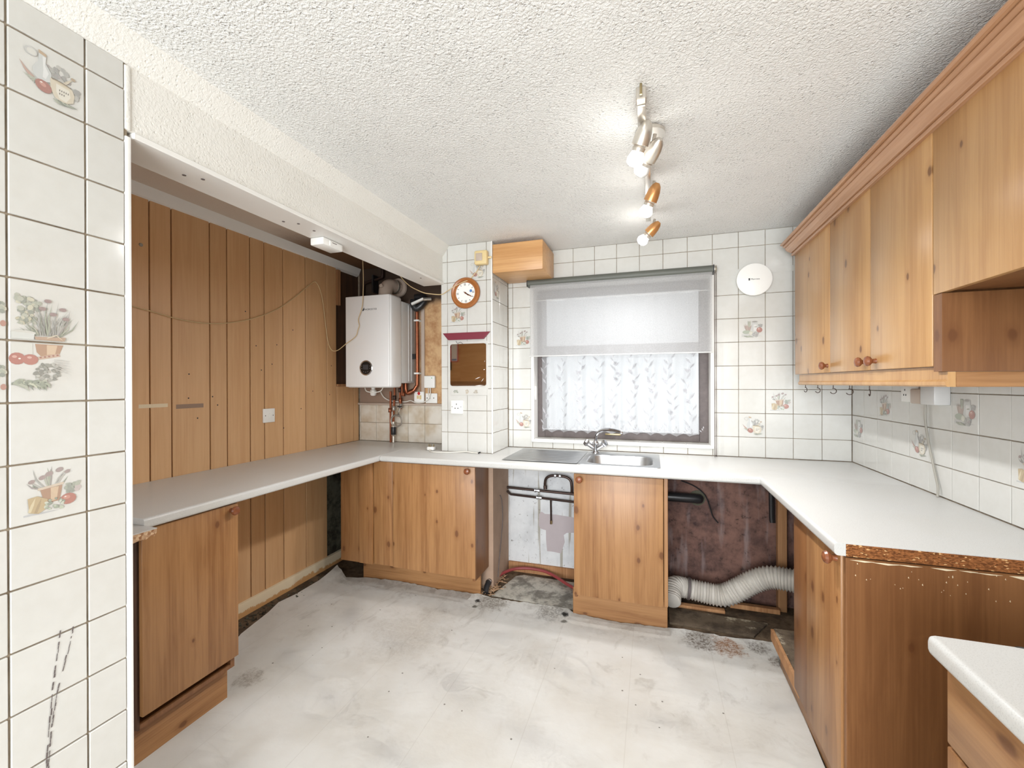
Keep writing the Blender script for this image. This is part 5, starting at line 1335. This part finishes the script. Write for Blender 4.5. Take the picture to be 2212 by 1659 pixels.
mesh('drop_pipe', MB().tube([(-0.012, -0.022, 0.555), (-0.011, -0.02, 0.47), (-0.010, -0.02, 0.39)], 0.0065, 8), M['dark_pipe'], t)
mesh('drop_nozzle', MB().tube([(-0.010, -0.02, 0.40), (-0.010, -0.02, 0.375)], 0.009, 8), M['brass'], t)
o = mesh('red_hose', MB().tube(spline([(-0.352, -0.26, 0.028), (-0.335, -0.16, 0.034), (-0.27, -0.085, 0.045), (-0.18, -0.055, 0.050), (-0.06, -0.055, 0.047), (0.03, -0.085, 0.034), (0.12, -0.14, 0.020), (0.20, -0.20, 0.014), (0.24, -0.30, 0.013)], 8), 0.0105, 10), M['red_rubber'], org=(-0.05, -0.1, 0.012))
tag(o, 'red rubber hose curving across the floor of the open pipe bay', 'hose')
mesh('skirting', MB().box(-0.332, 0.25, -0.02, -0.004, 0.0, 0.070), M['timber'], wall_back)
o = mesh('grey_cable', MB().tube(spline([(-0.333, -0.20, 0.60), (-0.33, -0.17, 0.55), (-0.328, -0.16, 0.42), (-0.330, -0.19, 0.28), (-0.331, -0.22, 0.18), (-0.325, -0.27, 0.06)], 6), 0.003, 6), M['frame_grey'], org=(-0.33, -0.2, 0.05))
tag(o, 'old grey cable hanging down the side of the pillar in the pipe bay', 'cable')
mb = MB(); rd = random.Random(12)
def twig(x, y, z, L, r, spread=1.0):
    a, b = rd.uniform(0, 2*PI), rd.uniform(-0.1, 0.5)*spread
    mb.tube([(x, y, z), (x+L*math.cos(a)*math.cos(b), y+L*math.sin(a)*math.cos(b), z+abs(L*math.sin(b)))], [r, r*0.5], 4)
for k in range(90): twig(rd.gauss(-0.345, 0.02), rd.uniform(-0.44, -0.12), rd.uniform(0.005, 0.02), rd.uniform(0.02, 0.07), rd.uniform(0.0015, 0.004))
o = mesh('floor_debris', mb, M['pale_chip'], org=(-0.345, -0.3, 0)); o['kind'] = 'stuff'
tag(o, 'splintered wood litter at the foot of the corner cabinet in the pipe bay', 'debris')
mb = MB()
for k in range(120):
    y = rd.uniform(-1.6, -0.5); twig(-1.60+rd.random()*0.07, y, 0.004, rd.uniform(0.006, 0.03), rd.uniform(0.0015, 0.004), 0.5)
for k in range(60):
    y = rd.uniform(-1.6, -0.8); x = -1.60+rd.random()*0.10; s = rd.uniform(0.003, 0.009)
    mb.lathe([(0, 0), (s, s*0.3), (s*0.7, s*1.1), (0, s*1.3)], (x, y, 0.0), (0, 0, 1), 5)
o = mesh('floor_debris', mb, M['damp'], org=(-1.56, -1.0, 0)); o['kind'] = 'stuff'
tag(o, 'dark crumbs and grit along the skirting below the wood panelling', 'debris')
t = thing('waste_trap', (-0.36, -0.40, 0.0), 'short black waste pipe on the floor beside the corner cabinet plinth', 'pipe')
mesh('pipe', MB().tube(spline([(-0.365, -0.30, 0.05), (-0.36, -0.36, 0.055), (-0.358, -0.40, 0.04), (-0.352, -0.43, 0.02)], 5), 0.018, 10), M['dark_plastic'], t)
mesh('hose_clip', MB().lathe([(0.018, 0), (0.0205, 0), (0.0205, 0.01), (0.018, 0.01)], (-0.362, -0.345, 0.054), (0, -1, 0), 14), M['chrome'], t)

# ------------------------------------------------------------------ open bay with the duct
path = spline([(0.782, -0.30, 0.08), (0.80, -0.20, 0.12), (0.86, -0.15, 0.105), (0.97, -0.145, 0.09), (1.08, -0.15, 0.088), (1.16, -0.16, 0.135), (1.25, -0.17, 0.205), (1.33, -0.18, 0.243), (1.42, -0.20, 0.25), (1.52, -0.23, 0.245), (1.62, -0.27, 0.23)], 30)
L = 0.0; rad = []
for i, p in enumerate(path):
    if i: L += (p-path[i-1]).length
    rad.append(0.052 + 0.010*min(1, i/120) + 0.0052*math.sin(2*PI*L/0.0165))
dt = thing('flexible_duct', (1.1, -0.17, 0.03), 'dusty white corrugated flexible duct snaking across the open bay', 'duct')
mesh('duct_tube', MB().tube(path, rad, 20), M['duct'], dt, smooth=1.2)
mesh('duct_clip', MB().lathe([(0.064, 0), (0.067, 0), (0.067, 0.014), (0.064, 0.014)], (0.885, -0.148, 0.102), (1, 0, -0.1), 20), M['frame_grey'], dt)
o = mesh('timber_post', MB().box(1.398, 1.446, -0.075, -0.03, 0.0, 0.868, 0.002, 1), M['timber'], org=(1.42, -0.05, 0))
tag(o, 'rough upright timber post in the back corner of the duct bay', 'timber')
o = mesh('timber_batten', MB().box(0.765, 1.09, -0.205, -0.165, 0.0, 0.018, 0.002, 1), M['timber'], org=(0.93, -0.185, 0))
tag(o, 'timber batten on the floor under the left part of the duct', 'timber')
o = mesh('timber_batten', MB().box(1.13, 1.40, -0.115, -0.08, 0.0, 0.028, 0.002, 1), M['timber'], org=(1.27, -0.1, 0))
tag(o, 'short timber batten on the floor near the upright post', 'timber')
o = mesh('floor_board', MB().prism([(0.77, -0.24), (1.30, -0.26), (1.20, -0.42), (0.77, -0.415)], 'z', 0.0, 0.012), M['old_board'], org=(1.0, -0.33, 0))
tag(o, 'dirty grey board lying on the floor in front of the duct', 'board')
t = thing('waste_pipe', (0.87, -0.05, 0.63), 'thick black waste pipe stub projecting from the stained wall above the duct', 'pipe')
mesh('pipe', MB().tube([(0.745, -0.05, 0.640), (0.93, -0.05, 0.640), (0.955, -0.045, 0.637), (0.965, -0.03, 0.635)], 0.030, 14), M['dark_plastic'], t)
mesh('pipe_collar', MB().lathe([(0.0, 0), (0.046, 0), (0.050, 0.006), (0.030, 0.012)], (0.955, -0.006, 0.635), (0, -1, 0), 14), M['damp'], t)
o = mesh('black_wire', MB().tube(spline([(0.86, -0.012, 0.74), (0.94, -0.02, 0.71), (1.00, -0.03, 0.66), (1.03, -0.03, 0.58), (1.045, -0.03, 0.53), (1.075, -0.03, 0.49)], 6), 0.004, 6), M['dark_plastic'], org=(1.0, -0.02, 0.5))
tag(o, 'loose black wire curling down the stained wall above the duct', 'wire')
o = mesh('wall_hose', MB().tube([(1.375, -0.022, 0.78), (1.378, -0.022, 0.55), (1.38, -0.03, 0.52)], 0.016, 10), M['dark_plastic'], org=(1.375, -0.02, 0.5))
tag(o, 'short black hose on the wall beside the timber post', 'hose')
